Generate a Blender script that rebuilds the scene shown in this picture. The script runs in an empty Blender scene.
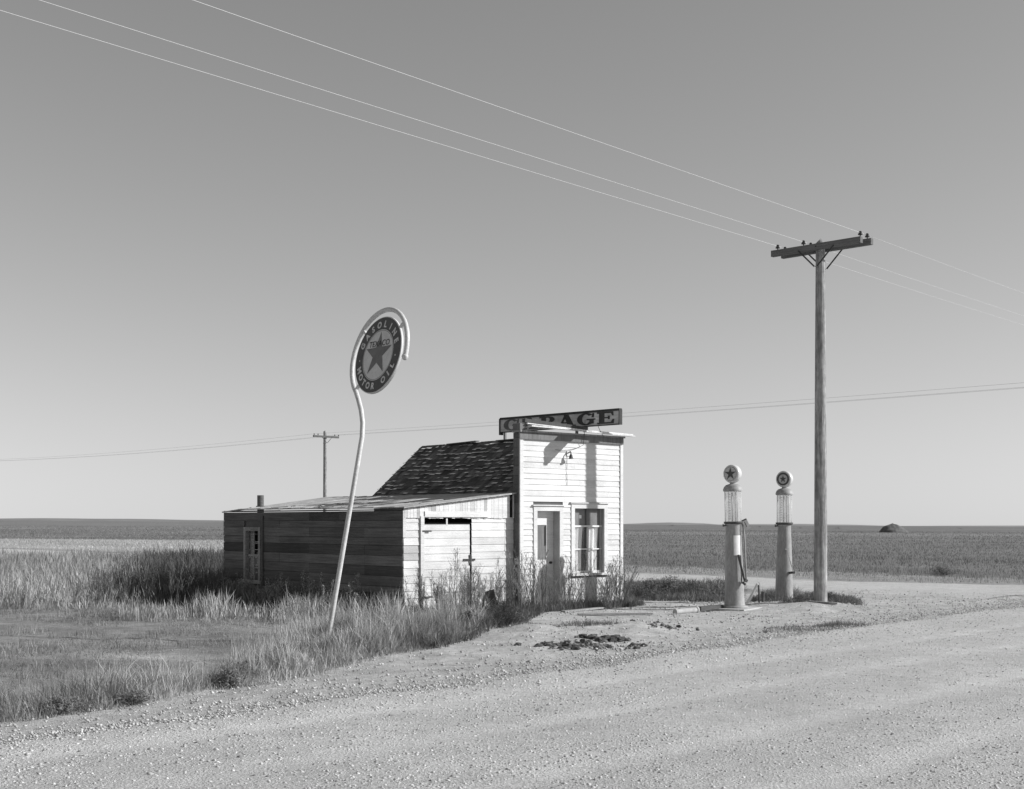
import bpy, math, random
import numpy as np
from mathutils import Vector, Matrix, noise as mnoise

random.seed(7)
rng = np.random.default_rng(7)
SC = bpy.context.scene
COL = SC.collection
R = math.radians
F, CX, HY, CH = 1300.0, 512.0, 523.0, 1.77      # focal length in pixels, principal column, horizon row, eye height

# ------------------------------------------------------------------ helpers
def setp(o, label=None, cat=None, group=None, kind=None):
    if label: o['label'] = label
    if cat: o['category'] = cat
    if group: o['group'] = group
    if kind: o['kind'] = kind
    return o

def empty(name, loc, rz=0.0, label=None, cat=None, group=None):
    o = bpy.data.objects.new(name, None)
    COL.objects.link(o)
    o.location = loc
    o.rotation_euler = (0, 0, rz)
    o.empty_display_size = 0.2
    return setp(o, label, cat, group)

def copy_tree(o, parent=None):
    c = o.copy()
    COL.objects.link(c)
    c.parent = parent
    for ch in list(o.children):
        copy_tree(ch, c)
    return c

def mesh_np(name, V, Fc, mat, tone=None, parent=None, smooth=False):
    """V (n,3) array, Fc list of int arrays each (m,k)"""
    me = bpy.data.meshes.new(name)
    V = np.asarray(V, dtype=np.float32)
    loops = np.concatenate([f.reshape(-1) for f in Fc]).astype(np.int32)
    tot = np.concatenate([np.full(len(f), f.shape[1], dtype=np.int32) for f in Fc])
    st = np.concatenate([[0], np.cumsum(tot)[:-1]]).astype(np.int32)
    me.vertices.add(len(V)); me.vertices.foreach_set('co', V.reshape(-1))
    me.loops.add(len(loops)); me.loops.foreach_set('vertex_index', loops)
    me.polygons.add(len(tot)); me.polygons.foreach_set('loop_start', st)
    me.polygons.foreach_set('loop_total', tot)
    if smooth:
        me.polygons.foreach_set('use_smooth', np.ones(len(tot), dtype=bool))
    me.update(calc_edges=True)
    if tone is not None:
        a = me.attributes.new('tone', 'FLOAT', 'POINT')
        a.data.foreach_set('value', np.asarray(tone, dtype=np.float32))
    me.materials.append(mat)
    o = bpy.data.objects.new(name, me)
    COL.objects.link(o)
    if parent is not None: o.parent = parent
    return o

class MB:
    def __init__(s): s.v = []; s.f = []; s.t = []
    def add(s, vs, fs, tone=1.0):
        b = len(s.v)
        s.v += [tuple(p) for p in vs]; s.t += [tone] * len(vs)
        s.f += [tuple(b + i for i in f) for f in fs]
        return s
    def box(s, x0, x1, y0, y1, z0, z1, tone=1.0, M=None):
        vs = [(x0,y0,z0),(x1,y0,z0),(x1,y1,z0),(x0,y1,z0),(x0,y0,z1),(x1,y0,z1),(x1,y1,z1),(x0,y1,z1)]
        if M is not None: vs = [M @ Vector(p) for p in vs]
        return s.add(vs, [(0,3,2,1),(4,5,6,7),(0,1,5,4),(1,2,6,5),(2,3,7,6),(3,0,4,7)], tone)
    def hexa(s, vs, tone=1.0):
        return s.add(vs, [(0,3,2,1),(4,5,6,7),(0,1,5,4),(1,2,6,5),(2,3,7,6),(3,0,4,7)], tone)
    def bar(s, a, b, w, h, tone=1.0, up=(0,0,1), tip=1.0):
        a = Vector(a); b = Vector(b); d = (b - a).normalized(); up = Vector(up)
        if abs(d.dot(up)) > 0.98: up = Vector((1,0,0))
        sx = d.cross(up).normalized() * (w/2); uz = sx.cross(d).normalized() * (h/2)
        vs = [a-sx-uz, a+sx-uz, a+sx+uz, a-sx+uz] + [b+(-sx-uz)*tip, b+(sx-uz)*tip, b+(sx+uz)*tip, b+(-sx+uz)*tip]
        return s.add(vs, [(0,1,2,3),(7,6,5,4),(0,4,5,1),(1,5,6,2),(2,6,7,3),(3,7,4,0)], tone)
    def tube(s, pts, r, n=8, tone=1.0, cap=True):
        pts = [Vector(p) for p in pts]
        rs = r if isinstance(r, (list, tuple)) else [r]*len(pts)
        b = len(s.v); nrm = None
        for i, p in enumerate(pts):
            d = (pts[min(i+1, len(pts)-1)] - pts[max(i-1, 0)]).normalized()
            if nrm is None:
                nrm = d.orthogonal().normalized()
            else:
                nrm = (nrm - d * nrm.dot(d)).normalized()
            bn = d.cross(nrm)
            for k in range(n):
                a = 2*math.pi*k/n
                s.v.append(tuple(p + (nrm*math.cos(a) + bn*math.sin(a)) * rs[i])); s.t.append(tone)
        for i in range(len(pts)-1):
            for k in range(n):
                k2 = (k+1) % n
                s.f.append((b+i*n+k, b+i*n+k2, b+(i+1)*n+k2, b+(i+1)*n+k))
        if cap:
            s.f.append(tuple(b+k for k in reversed(range(n))))
            s.f.append(tuple(b+(len(pts)-1)*n+k for k in range(n)))
        return s
    def lathe(s, prof, n=32, tone=1.0, M=None):
        """profile of (r, z); r<=0 makes a tip"""
        b = len(s.v)
        for r, z in prof:
            r = max(r, 1e-4)
            for k in range(n):
                a = 2*math.pi*k/n
                p = Vector((r*math.cos(a), r*math.sin(a), z))
                if M is not None: p = M @ p
                s.v.append(tuple(p)); s.t.append(tone)
        for i in range(len(prof)-1):
            for k in range(n):
                k2 = (k+1) % n
                s.f.append((b+i*n+k, b+i*n+k2, b+(i+1)*n+k2, b+(i+1)*n+k))
        s.f.append(tuple(b+k for k in reversed(range(n))))
        s.f.append(tuple(b+(len(prof)-1)*n+k for k in range(n)))
        return s
    def prism(s, poly, M, h, tone=1.0):
        """poly 2D in local xy, extruded by h along local z, through matrix M"""
        n = len(poly)
        vs = [M @ Vector((x, y, 0)) for x, y in poly] + [M @ Vector((x, y, h)) for x, y in poly]
        fs = [tuple(reversed(range(n))), tuple(range(n, 2*n))] + [(i, (i+1)%n, n+(i+1)%n, n+i) for i in range(n)]
        return s.add(vs, fs, tone)
    def build(s, name, mat, parent=None, smooth=False, angle=None):
        me = bpy.data.meshes.new(name)
        me.from_pydata(s.v, [], s.f)
        a = me.attributes.new('tone', 'FLOAT', 'POINT')
        a.data.foreach_set('value', np.asarray(s.t, dtype=np.float32))
        me.materials.append(mat)
        if smooth:
            me.polygons.foreach_set('use_smooth', np.ones(len(me.polygons), dtype=bool))
            if angle: me.set_sharp_from_angle(angle=R(angle))
        me.update()
        o = bpy.data.objects.new(name, me)
        COL.objects.link(o)
        if parent is not None: o.parent = parent
        return o

    def build_each(s, name, mat, parent=None, **kw):
        """every loose piece becomes an object of its own"""
        up = list(range(len(s.v)))
        def find(a):
            while up[a] != a: up[a] = up[up[a]]; a = up[a]
            return a
        for f in s.f:
            for b in f[1:]: up[find(b)] = find(f[0])
        parts = {}
        for f in s.f: parts.setdefault(find(f[0]), []).append(f)
        out = []
        for fs in parts.values():
            ids = sorted({i for f in fs for i in f}); mp = {i: k for k, i in enumerate(ids)}
            m = MB(); m.v = [s.v[i] for i in ids]; m.t = [s.t[i] for i in ids]; m.f = [tuple(mp[i] for i in f) for f in fs]
            out.append(m.build(name, mat, parent, **kw))
        return out

# ------------------------------------------------------------------ materials (the photograph is black and white: all greys)
def mat(name, base=0.3, rough=0.85, noise=None, spec=0.25, metal=0.0, bump=0.0, tone=True, coords='Object', translucent=0.0):
    """noise: list of (scale_vec, amount, detail); base colour = base * tone * prod(1 + amount*(n-0.5)*2)"""
    m = bpy.data.materials.new(name); m.use_nodes = True
    nt = m.node_tree; N = nt.nodes; L = nt.links
    bs = N['Principled BSDF']
    bs.inputs['Roughness'].default_value = rough
    bs.inputs['Specular IOR Level'].default_value = spec
    bs.inputs['Metallic'].default_value = metal
    val = N.new('ShaderNodeValue'); val.outputs[0].default_value = base
    cur = val.outputs[0]
    if tone:
        at = N.new('ShaderNodeAttribute'); at.attribute_name = 'tone'
        mu = N.new('ShaderNodeMath'); mu.operation = 'MULTIPLY'
        L.new(cur, mu.inputs[0]); L.new(at.outputs['Fac'], mu.inputs[1]); cur = mu.outputs[0]
    last = None
    if noise:
        tc = N.new('ShaderNodeTexCoord')
        for sc, amt, det in noise:
            mp = N.new('ShaderNodeMapping')
            mp.inputs['Scale'].default_value = sc if isinstance(sc, (tuple, list)) else (sc, sc, sc)
            L.new(tc.outputs[coords], mp.inputs['Vector'])
            nz = N.new('ShaderNodeTexNoise'); nz.inputs['Scale'].default_value = 1.0
            nz.inputs['Detail'].default_value = det; nz.inputs['Roughness'].default_value = 0.62
            L.new(mp.outputs[0], nz.inputs['Vector'])
            mr = N.new('ShaderNodeMapRange')
            mr.inputs['From Min'].default_value = 0.28; mr.inputs['From Max'].default_value = 0.72
            mr.inputs['To Min'].default_value = 1 - amt; mr.inputs['To Max'].default_value = 1 + amt
            L.new(nz.outputs[0], mr.inputs['Value'])
            mu = N.new('ShaderNodeMath'); mu.operation = 'MULTIPLY'
            L.new(cur, mu.inputs[0]); L.new(mr.outputs[0], mu.inputs[1]); cur = mu.outputs[0]
            last = nz
    L.new(cur, bs.inputs['Base Color'])
    if bump and last is not None:
        bp = N.new('ShaderNodeBump'); bp.inputs['Strength'].default_value = 1.0
        bp.inputs['Distance'].default_value = bump
        L.new(last.outputs[0], bp.inputs['Height']); L.new(bp.outputs[0], bs.inputs['Normal'])
    if translucent:
        tr = N.new('ShaderNodeBsdfTranslucent'); L.new(cur, tr.inputs['Color'])
        mx = N.new('ShaderNodeMixShader'); mx.inputs[0].default_value = translucent
        out = N['Material Output']
        L.new(bs.outputs[0], mx.inputs[1]); L.new(tr.outputs[0], mx.inputs[2]); L.new(mx.outputs[0], out.inputs['Surface'])
    return m

def glass_mat(name, tint=0.85, gloss=0.18, haze_amt=0.35, haze_col=0.4):
    """thin dusty pane: clear + a mirror share + a film of dust"""
    m = bpy.data.materials.new(name); m.use_nodes = True
    nt = m.node_tree; N = nt.nodes; L = nt.links
    N.remove(N['Principled BSDF']); out = N['Material Output']
    tr = N.new('ShaderNodeBsdfTransparent'); tr.inputs[0].default_value = (tint, tint, tint, 1)
    gl = N.new('ShaderNodeBsdfGlossy'); gl.inputs['Color'].default_value = (0.9,0.9,0.9,1); gl.inputs['Roughness'].default_value = 0.04
    df = N.new('ShaderNodeBsdfDiffuse'); df.inputs['Color'].default_value = (haze_col,)*3 + (1,)
    tc = N.new('ShaderNodeTexCoord'); nz = N.new('ShaderNodeTexNoise'); nz.inputs['Scale'].default_value = 4; nz.inputs['Detail'].default_value = 2
    L.new(tc.outputs['Object'], nz.inputs['Vector'])
    mr = N.new('ShaderNodeMapRange'); mr.inputs['From Min'].default_value = 0.3; mr.inputs['From Max'].default_value = 0.75
    mr.inputs['To Min'].default_value = haze_amt*0.5; mr.inputs['To Max'].default_value = min(1, haze_amt*1.5)
    L.new(nz.outputs[0], mr.inputs['Value'])
    m1 = N.new('ShaderNodeMixShader'); m1.inputs[0].default_value = gloss
    m2 = N.new('ShaderNodeMixShader')
    L.new(tr.outputs[0], m1.inputs[1]); L.new(gl.outputs[0], m1.inputs[2])
    L.new(mr.outputs[0], m2.inputs[0]); L.new(m1.outputs[0], m2.inputs[1]); L.new(df.outputs[0], m2.inputs[2])
    L.new(m2.outputs[0], out.inputs['Surface'])
    return m

WGX = [((1.3, 30, 34), 0.34, 6), ((0.9, 2.2, 2.2), 0.22, 4), ((14, 14, 90), 0.12, 3)]
WGZ = [((34, 30, 1.6), 0.30, 6), ((2.2, 2.2, 1.2), 0.22, 4), ((60, 60, 10), 0.12, 3)]
M = dict(
    white_board = mat('flaking_white_paint', 0.64, 0.7, [((1.6, 24, 30), 0.10, 6), ((1.6,1.6,2.2), 0.13, 6), ((30,30,55), 0.10, 4)], bump=0.003),
    grey_white_board = mat('bleached_white_boards', 0.63, 0.8, [((1.2, 24, 34), 0.16, 6), ((1.8,1.8,2.2), 0.15, 6), ((26,30,60), 0.11, 4)], bump=0.004),
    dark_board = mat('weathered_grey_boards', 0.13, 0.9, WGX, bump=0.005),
    grey_board = mat('weathered_grey_timber', 0.30, 0.9, WGZ, bump=0.004),
    shingle = mat('old_wood_shingle', 0.10, 0.9, [((30,30,30), 0.35, 5), ((3,3,3), 0.3, 4)], bump=0.004),
    roof_plank = mat('bleached_roof_deck', 0.40, 0.9, [((20, 1.6, 20), 0.3, 6), ((2,2,2), 0.25, 4)], bump=0.004),
    inner_dark = mat('bare_inside_boards', 0.10, 0.95, [((3,3,3), 0.3, 4)]),
    cloth = mat('faded_curtain_cloth', 0.85, 0.9, [((4,4,4), 0.12, 4)]),
    paper = mat('sun_bleached_paper', 0.78, 0.8, [((9,9,9), 0.10, 4)]),
    window_glass = glass_mat('dusty_window_glass', 0.98, 0.04, 0.10, 0.6),
    dull_glass = glass_mat('filmed_window_glass', 0.6, 0.05, 1.3, 0.24),
    sign_white = mat('painted_sign_enamel_pale', 0.54, 0.6, [((5,5,5), 0.12, 5), ((40,40,40), 0.08, 4)]),
    sign_dark = mat('painted_sign_enamel_dark', 0.075, 0.6, [((7,7,7), 0.2, 5)]),
    sign_star = mat('painted_sign_star', 0.15, 0.6, [((7,7,7), 0.2, 5)]),
    sign_black = mat('painted_sign_black', 0.02, 0.6, [((7,7,7), 0.2, 5)]),
    silver_paint = mat('silver_painted_pipe', 0.50, 0.5, [((6,6,3), 0.20, 5), ((45,45,30), 0.22, 4)], spec=0.4),
    garage_board = mat('sign_board_faded', 0.44, 0.8, [((2.0,20,22), 0.25, 6), ((3,3,3), 0.25, 4)]),
    garage_letter = mat('sign_letter_dark', 0.045, 0.75, [((6,6,6), 0.35, 5)]),
    pump_paint = mat('worn_pump_enamel', 0.27, 0.55, [((4,4,2.2), 0.26, 6), ((34,34,9), 0.22, 6)], spec=0.4, bump=0.002),
    pump_dark = mat('pump_iron_dark', 0.07, 0.6, [((12,12,12), 0.3, 4)], spec=0.4),
    pump_light = mat('pump_bright_metal', 0.62, 0.4, [((12,12,12), 0.15, 4)], spec=0.5),
    globe_white = mat('milk_glass_globe', 0.56, 0.3, [((8,8,8), 0.05, 4)], spec=0.5),
    pump_glass = glass_mat('pump_glass_cylinder', 0.92, 0.09, 0.26, 0.75),
    pole_wood = mat('split_pole_timber', 0.27, 0.9, [((22,22,0.9), 0.5, 6), ((9,9,5), 0.35, 5), ((60,60,3.2), 0.3, 3)], bump=0.015),
    arm_wood = mat('crossarm_timber', 0.13, 0.9, [((2,26,26), 0.3, 5)], bump=0.004),
    iron = mat('dark_iron', 0.045, 0.6, [((12,12,12), 0.3, 3)]),
    insulator = mat('dark_glass_insulator', 0.025, 0.2, None, spec=0.6),
    wire = mat('bright_line_wire', 0.6, 0.5, None, spec=0.5),
    far_wire = mat('far_line_wire', 0.33, 0.7, None),
    concrete = mat('stained_concrete', 0.46, 0.9, [((3,3,3), 0.2, 5), ((40,40,40), 0.15, 4)], bump=0.01),
    rusty = mat('rusted_pipe', 0.10, 0.8, [((14,14,14), 0.35, 5)]),
    pale_pipe = mat('pale_drain_pipe', 0.36, 0.8, [((9,9,9), 0.2, 5)], bump=0.004),
    blade = mat('dry_grass_blade', 1.0, 0.8, None, spec=0.15, translucent=0.25),
    weed = mat('dead_weed', 1.0, 0.9, [((7,7,7), 0.25, 3)], spec=0.1, translucent=0.15),
    stone = mat('road_gravel', 0.48, 0.9, [((23,23,23), 0.2, 4)], coords='Object'),
    clod = mat('dark_earth_clod', 0.12, 0.95, [((9,9,9), 0.4, 5), ((60,60,60), 0.3, 4)], bump=0.03),
)

# ------------------------------------------------------------------ lie of the land
T = Vector((0.7459, 0.6660))                 # along the building front
RU = Vector((0.68, 0.7332)); RV = Vector((-0.7332, 0.68))   # along / across the big road
def uv(x, y): return RU.x*x + RU.y*y, RV.x*x + RV.y*y
def edge_v(u):          # edge of the gravelled road
    return float(np.interp(u, [-60, 2, 7.6, 12.4, 20, 28, 60], [9.8, 9.9, 10.1, 10.3, 11.0, 11.4, 11.6]))
def grass_v(u):         # where the roadside grass begins
    return float(np.interp(u, [-60, 2, 5.7, 8, 11, 15, 20, 30, 60], [10.6, 10.7, 11.1, 12.0, 12.9, 13.4, 13.7, 13.7, 13.2]))
TRACKS = (9.0, 7.55, 5.9, 4.4, 2.6)
def tracks(u, v):       # wheel tracks run clean and pale between ridges of loose stone
    w_ = 0.18*mnoise.noise((u*0.16, 3.3, 1.0))
    return sum(math.exp(-((v - c - w_*(1+0.3*i))/0.21)**2) for i, c in enumerate(TRACKS))
def sm(a, b, x):
    t = min(1.0, max(0.0, (x-a)/(b-a))); return t*t*(3-2*t)
BX0 = Vector((0.16, 26.4))
BROT = math.atan2(T.y, T.x)
def nz(x, y, s, o=0.0): return mnoise.noise((x*s+o, y*s-o, o*0.7))
def gz(x, y):
    z = -0.0065*x
    d = math.hypot(x, y)
    if d < 110:
        w = 1 - sm(60, 110, d)
        u, v = uv(x, y)
        e = edge_v(u)
        off = sm(0.0, 1.6, v-e)
        z += w*(0.035*nz(x, y, 0.35, 3) + 0.018*nz(x, y, 1.3, 9))*(0.35+0.65*off)
        z += w*off*0.02*nz(x, y, 3.1, 4)
        # wheel ruts and gravel ridges of the road
        if v < e+0.2: z += w*0.025*(0.5 - tracks(u, v))*sm(-0.1, 0.6, e-v)*(0.8+0.6*nz(x, y, 0.7, 5))
        z += w*0.05*math.exp(-((v-e+0.35)/0.6)**2)*(0.7+0.6*nz(x, y, 0.8, 6))
        z += 0.13*math.exp(-(((x-6.55)/1.1)**2 + ((y-27.6)/0.9)**2)) + 0.06*math.exp(-(((x-5.3)/1.3)**2 + ((y-28.0)/1.3)**2))
        # ditch beside the road on the grassy side
        z -= w*0.12*sm(12.5, 9.5, u)*math.exp(-((v-e-2.6)/1.6)**2)
        # spoil hummocks in front of the building
        for hx, hy, hr, hh in ((0.4, 20.6, 0.9, 0.12), (1.6, 21.3, 0.8, 0.10), (2.4, 22.2, 0.7, 0.08), (-0.6, 21.0, 0.7, 0.08)):
            z += hh*math.exp(-(((x-hx)/hr)**2 + ((y-hy)/hr)**2))*(1+0.8*nz(x, y, 2.2, 1))
    return z
def gp(px, py):
    """ground point seen at a pixel (only used to lay the site plan out)"""
    hy = HY + 0.0065*(px-CX)
    Y = CH*F/max(py-hy, 1.0)
    return ((px-CX)/F*Y, Y)
def at(px, py, Y):
    return Vector(((px-CX)/F*Y, Y, CH + (HY-py)/F*Y))

def inpoly(x, y, poly):
    c = False; n = len(poly)
    for i in range(n):
        x1, y1 = poly[i]; x2, y2 = poly[(i+1) % n]
        if (y1 > y) != (y2 > y) and x < (x2-x1)*(y-y1)/(y2-y1)+x1: c = not c
    return c

# ---- ground sheet
def axis(lo, hi, flo, fhi, step, grow):
    a = [flo]
    while a[-1] < fhi: a.append(a[-1]+step)
    s = step
    while a[-1] < hi: s *= grow; a.append(a[-1]+s)
    s = step; b = [flo]
    while b[-1] > lo: s *= grow; b.append(b[-1]-s)
    return np.array(sorted(set(b[1:] + a)))
GX = axis(-4200, 4200, -13, 15, 0.2, 1.09)
GY = axis(-150, 6000, 9, 36, 0.2, 1.09)
def ground_alb(x, y):
    u, v = uv(x, y); e = grass_v(u)
    n1 = nz(x, y, 0.5, 1); n2 = nz(x, y, 1.7, 5); n3 = nz(x, y, 0.08, 8)
    dirt = 0.46 + 0.04*n2
    soil = 0.25 + 0.06*n1 + 0.05*n2
    a = soil
    # apron in front of the building and around the pumps, and the bare strip to the crossing road
    k = sm(11.5, 14.5, u + 1.0*n1 - 0.28*(v-e)) * sm(5.2, 4.0, v-e + 0.5*n1)
    k = max(k, sm(1.0, 0.1, v-e+0.4*n2))
    k = max(k, sm(29.5, 31.5, u+0.6*n1)*sm(38.0, 37.0, u+0.4*n1)*sm(60, 20, v-e))
    a = a*(1-k) + dirt*k
    # bare pale scrape on the grassy side
    sx, sy = gp(130, 655)
    if u < 9 and v > e+1.2: a += 0.16*sm(0.05, 0.45, nz(x, y, 0.9, 31) + 0.4*nz(x, y, 3.2, 8))
    q = math.exp(-(((x-sx)/1.6)**2 + ((y-sy)/0.5)**2)); a += 0.20*q*(0.7+0.6*n2)
    # open fields
    if u > 38 or y > 60:
        right = 0.19 + 0.02*n1 + 0.03*n3
        if u < 44: right = 0.30
        if y > 230: right = 0.24
        if y > 300: right = 0.17 + 0.04*n3
        left = 0.38 + 0.05*n3
        if y > 120: left = 0.17 + 0.05*n3
        if y > 260: left = 0.19 + 0.05*n3
        kk = sm(-8, 4, x/ max(y,1)*60)
        f = left*(1-kk) + right*kk
        g = sm(37.5, 39.0, u + 0.5*n1)
        a = a*(1-g) + f*g
    return max(0.03, a)
nx, ny = len(GX), len(GY)
V = np.zeros((nx*ny, 3)); TN = np.zeros(nx*ny)
for j, y in enumerate(GY):
    for i, x in enumerate(GX):
        V[j*nx+i] = (x, y, gz(x, y)); TN[j*nx+i] = ground_alb(x, y)
ii, jj = np.meshgrid(np.arange(nx-1), np.arange(ny-1))
q = (jj*nx+ii).reshape(-1)
FQ = np.stack([q, q+1, q+nx+1, q+nx], 1)
M['ground'] = mat('dry_prairie_ground', 1.0, 0.95, [((0.9,0.9,0.9), 0.14, 4), ((3.2,3.2,3.2), 0.22, 6), ((11,11,11), 0.22, 6), ((55,55,55), 0.25, 4)], spec=0.1, bump=0.03)
setp(mesh_np('ground', V, [FQ], M['ground'], TN, smooth=True), kind='structure')

# ---- roads: sheets that follow the land a little above it
M['road'] = mat('gravel_road_surface', 0.51, 0.95, [((0.5,0.5,0.5), 0.07, 3), ((2.2,2.2,2.2), 0.09, 5), ((9,9,9), 0.12, 5), ((45,45,45), 0.28, 5)], spec=0.1, bump=0.032)
def strip(name, us, vfun, nv, lift, tfun, m, swap=False):
    V = []; Tn = []
    for u in us:
        v0, v1 = vfun(u)
        for k in range(nv):
            t = k/(nv-1); v = v0 + (v1-v0)*t
            a, b = (u, v) if not swap else (v, u)
            x = RU.x*a + RV.x*b; y = RU.y*a + RV.y*b
            h = lift*min(1.0, (1-t)*nv/2.5) - 0.03*(t > 0.9999) if not swap else lift*min(1, min(t, 1-t)*nv/2.0) - 0.03*(t > 0.9999 or t < 0.0001)
            V.append((x, y, gz(x, y)+h)); Tn.append(tfun(a, b, x, y))
    n = len(us)
    i, j = np.meshgrid(np.arange(nv-1), np.arange(n-1)); q = (j*nv+i).reshape(-1)
    return mesh_np(name, np.array(V), [np.stack([q, q+nv, q+nv+1, q+1], 1)], m, np.array(Tn), smooth=True)
def road_tone(u, v, x, y):
    return 0.94 + 0.14*tracks(u, v)*(0.75+0.5*nz(u*0.4, v, 1, 7)) + 0.06*nz(x, y, 0.6, 2)
us = list(np.concatenate([np.arange(-60, -2, 2.0), np.arange(-2, 42, 0.22), np.arange(42, 400, 6.0)]))
road = strip('gravel_road', us, lambda u: (-5.0, edge_v(u) - 0.15 + 0.35*mnoise.noise((u*0.45, 2, 1)) + 0.14*mnoise.noise((u*2.2, 5, 1))), 110, 0.018, road_tone, M['road'])
setp(road, kind='structure')
vs_ = list(np.concatenate([np.arange(13.0, 60, 0.5), np.arange(60, 420, 5.0)]))
def side_span(v):
    a = 31.9 + 0.35*mnoise.noise((v*0.3, 8, 2)) ; b = 37.0 + 0.35*mnoise.noise((v*0.3, 3, 7))
    fl = sm(21, 13, v); return (a - 1.5*fl, b + 3.0*fl)
side = strip('dirt_road', vs_, side_span, 24, 0.016, lambda u, v, x, y: 0.98 + 0.07*nz(x, y, 0.5, 3), M['road'], swap=True)
setp(side, kind='structure')

# ------------------------------------------------------------------ sky and sun
SUN = Vector((1.0, -0.03, 0.542)).normalized()
elev = math.asin(SUN.z); azim = math.atan2(SUN.x, SUN.y)     # clockwise from +Y
w = bpy.data.worlds.new('World'); SC.world = w; w.use_nodes = True
nt = w.node_tree; N = nt.nodes; L = nt.links
bg = N['Background']
sky = N.new('ShaderNodeTexSky'); sky.sky_type = 'NISHITA'; sky.sun_disc = False
sky.sun_elevation = elev; sky.sun_rotation = azim
sky.air_density = 1.0; sky.dust_density = 0.0; sky.ozone_density = 1.0
sep = N.new('ShaderNodeSeparateColor'); L.new(sky.outputs[0], sep.inputs[0])   # black and white film behind a yellow filter
m1 = N.new('ShaderNodeMath'); m1.operation = 'MULTIPLY'; m1.inputs[1].default_value = 0.15
m2 = N.new('ShaderNodeMath'); m2.operation = 'MULTIPLY_ADD'; m2.inputs[1].default_value = 0.45
m3 = N.new('ShaderNodeMath'); m3.operation = 'MULTIPLY_ADD'; m3.inputs[1].default_value = 0.40
L.new(sep.outputs[0], m1.inputs[0]); L.new(sep.outputs[1], m2.inputs[0]); L.new(m1.outputs[0], m2.inputs[2])
L.new(sep.outputs[2], m3.inputs[0]); L.new(m2.outputs[0], m3.inputs[2])
L.new(m3.outputs[0], bg.inputs['Color']); bg.inputs['Strength'].default_value = 0.080
sl = bpy.data.lights.new('sun', 'SUN'); sl.energy = 4.6; sl.angle = R(0.5); sl.color = (1, 1, 1)
so = bpy.data.objects.new('sun', sl); COL.objects.link(so)
so.rotation_euler = SUN.to_track_quat('Z', 'Y').to_euler()

# ------------------------------------------------------------------ camera
cam = bpy.data.cameras.new('camera'); co = bpy.data.objects.new('camera', cam); COL.objects.link(co)
co.location = (0, 0, CH); co.rotation_euler = (R(90), 0, 0)
cam.sensor_width = 36; cam.lens = 36*F/1024; cam.shift_y = (HY-394.5)/1024
cam.clip_start = 0.1; cam.clip_end = 20000
SC.camera = co
SC.view_settings.view_transform = 'Standard'; SC.view_settings.look = 'None'
SC.view_settings.exposure = 0.35; SC.view_settings.gamma = 1; SC.view_settings.use_curve_mapping = False

# ------------------------------------------------------------------ the garage building (local x along the front, y to the back)
def rt(a=0.85, b=1.12): return random.uniform(a, b)
BG = empty('garage_building', (BX0.x, BX0.y, gz(BX0.x, BX0.y)), BROT,
           'derelict white false-front garage with shingled roof and dark lean-to shed at its left', 'building')
BZ0 = BG.location.z
W, D, SW, SD = 3.0, 5.05, 2.82, 6.95          # front width, depth, shed width, shed depth
SY = 0.18                                     # shed front stands back a little
HF = 3.60                                     # top of the clapboards

def lap(mb, x0, x1, z0, z1, y, tone, thick=0.018):
    """one clapboard: thick at its lower edge, its face turned to -y"""
    j = random.uniform(-0.0015, 0.0015)
    a, b = -0.30*0 + y - thick + j, y - 0.004 + j
    mb.hexa([(x0, a, z0), (x1, a, z0), (x1, y, z0), (x0, y, z0), (x0, b, z1+0.012), (x1, b, z1+0.012), (x1, y, z1+0.012), (x0, y, z1+0.012)], tone)
def rows(z0, z1, h):
    z = z0
    while z < z1-0.01:
        yield z, min(z+h, z1); z += h
def cut(x0, x1, z0, z1, holes):
    segs = [(x0, x1)]
    for hx0, hx1, hz0, hz1 in holes:
        if z1 <= hz0 or z0 >= hz1: continue
        ns = []
        for a, b in segs:
            if hx1 <= a or hx0 >= b: ns.append((a, b)); continue
            if hx0 > a: ns.append((a, hx0))
            if hx1 < b: ns.append((hx1, b))
        segs = ns
    return segs
# openings on the front: pixel columns of the photo put on the facade plane
def fx(px):
    k = (px-CX)/F; s = (26.4*k-0.16)/(2.24-2*k); return 3.003*s
def fz(px, py):
    k = (px-CX)/F; s = (26.4*k-0.16)/(2.24-2*k); return CH + (HY-py)/F*(26.4+2*s) - BZ0
DX0, DX1, DZ1 = fx(536.5), fx(559), fz(548, 511)
WX0, WX1, WZ0, WZ1 = fx(574), fx(603.5), fz(588, 573), fz(588, 508.5)
holes = [(DX0-0.10, DX1+0.10, -0.2, DZ1+0.11), (WX0-0.10, WX1+0.10, WZ0-0.08, WZ1+0.11)]
mb = MB()
for z0, z1 in rows(-0.08, HF, 0.115):
    for a, b in cut(0.075, W-0.075, z0, z1, holes):
        c = [a, b]
        if b-a > 1.6 and random.random() < 0.5: c = [a, a + (b-a)*random.uniform(0.3, 0.7), b]
        for p, qq in zip(c[:-1], c[1:]):
            lap(mb, p+0.0015, qq-0.0015, z0 + random.uniform(-0.006, 0.006), z1, 0.0, rt(0.86, 1.05))
front = mb.build('facade_wall', M['white_board'], BG)
mb = MB()
mb.box(-0.02, 0.072, -0.032, 0.002, -0.1, HF+0.02, 0.97).box(W-0.072, W+0.012, -0.032, 0.002, -0.1, HF+0.02, 0.97)
mb.build_each('corner_board', M['white_board'], front)
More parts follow.
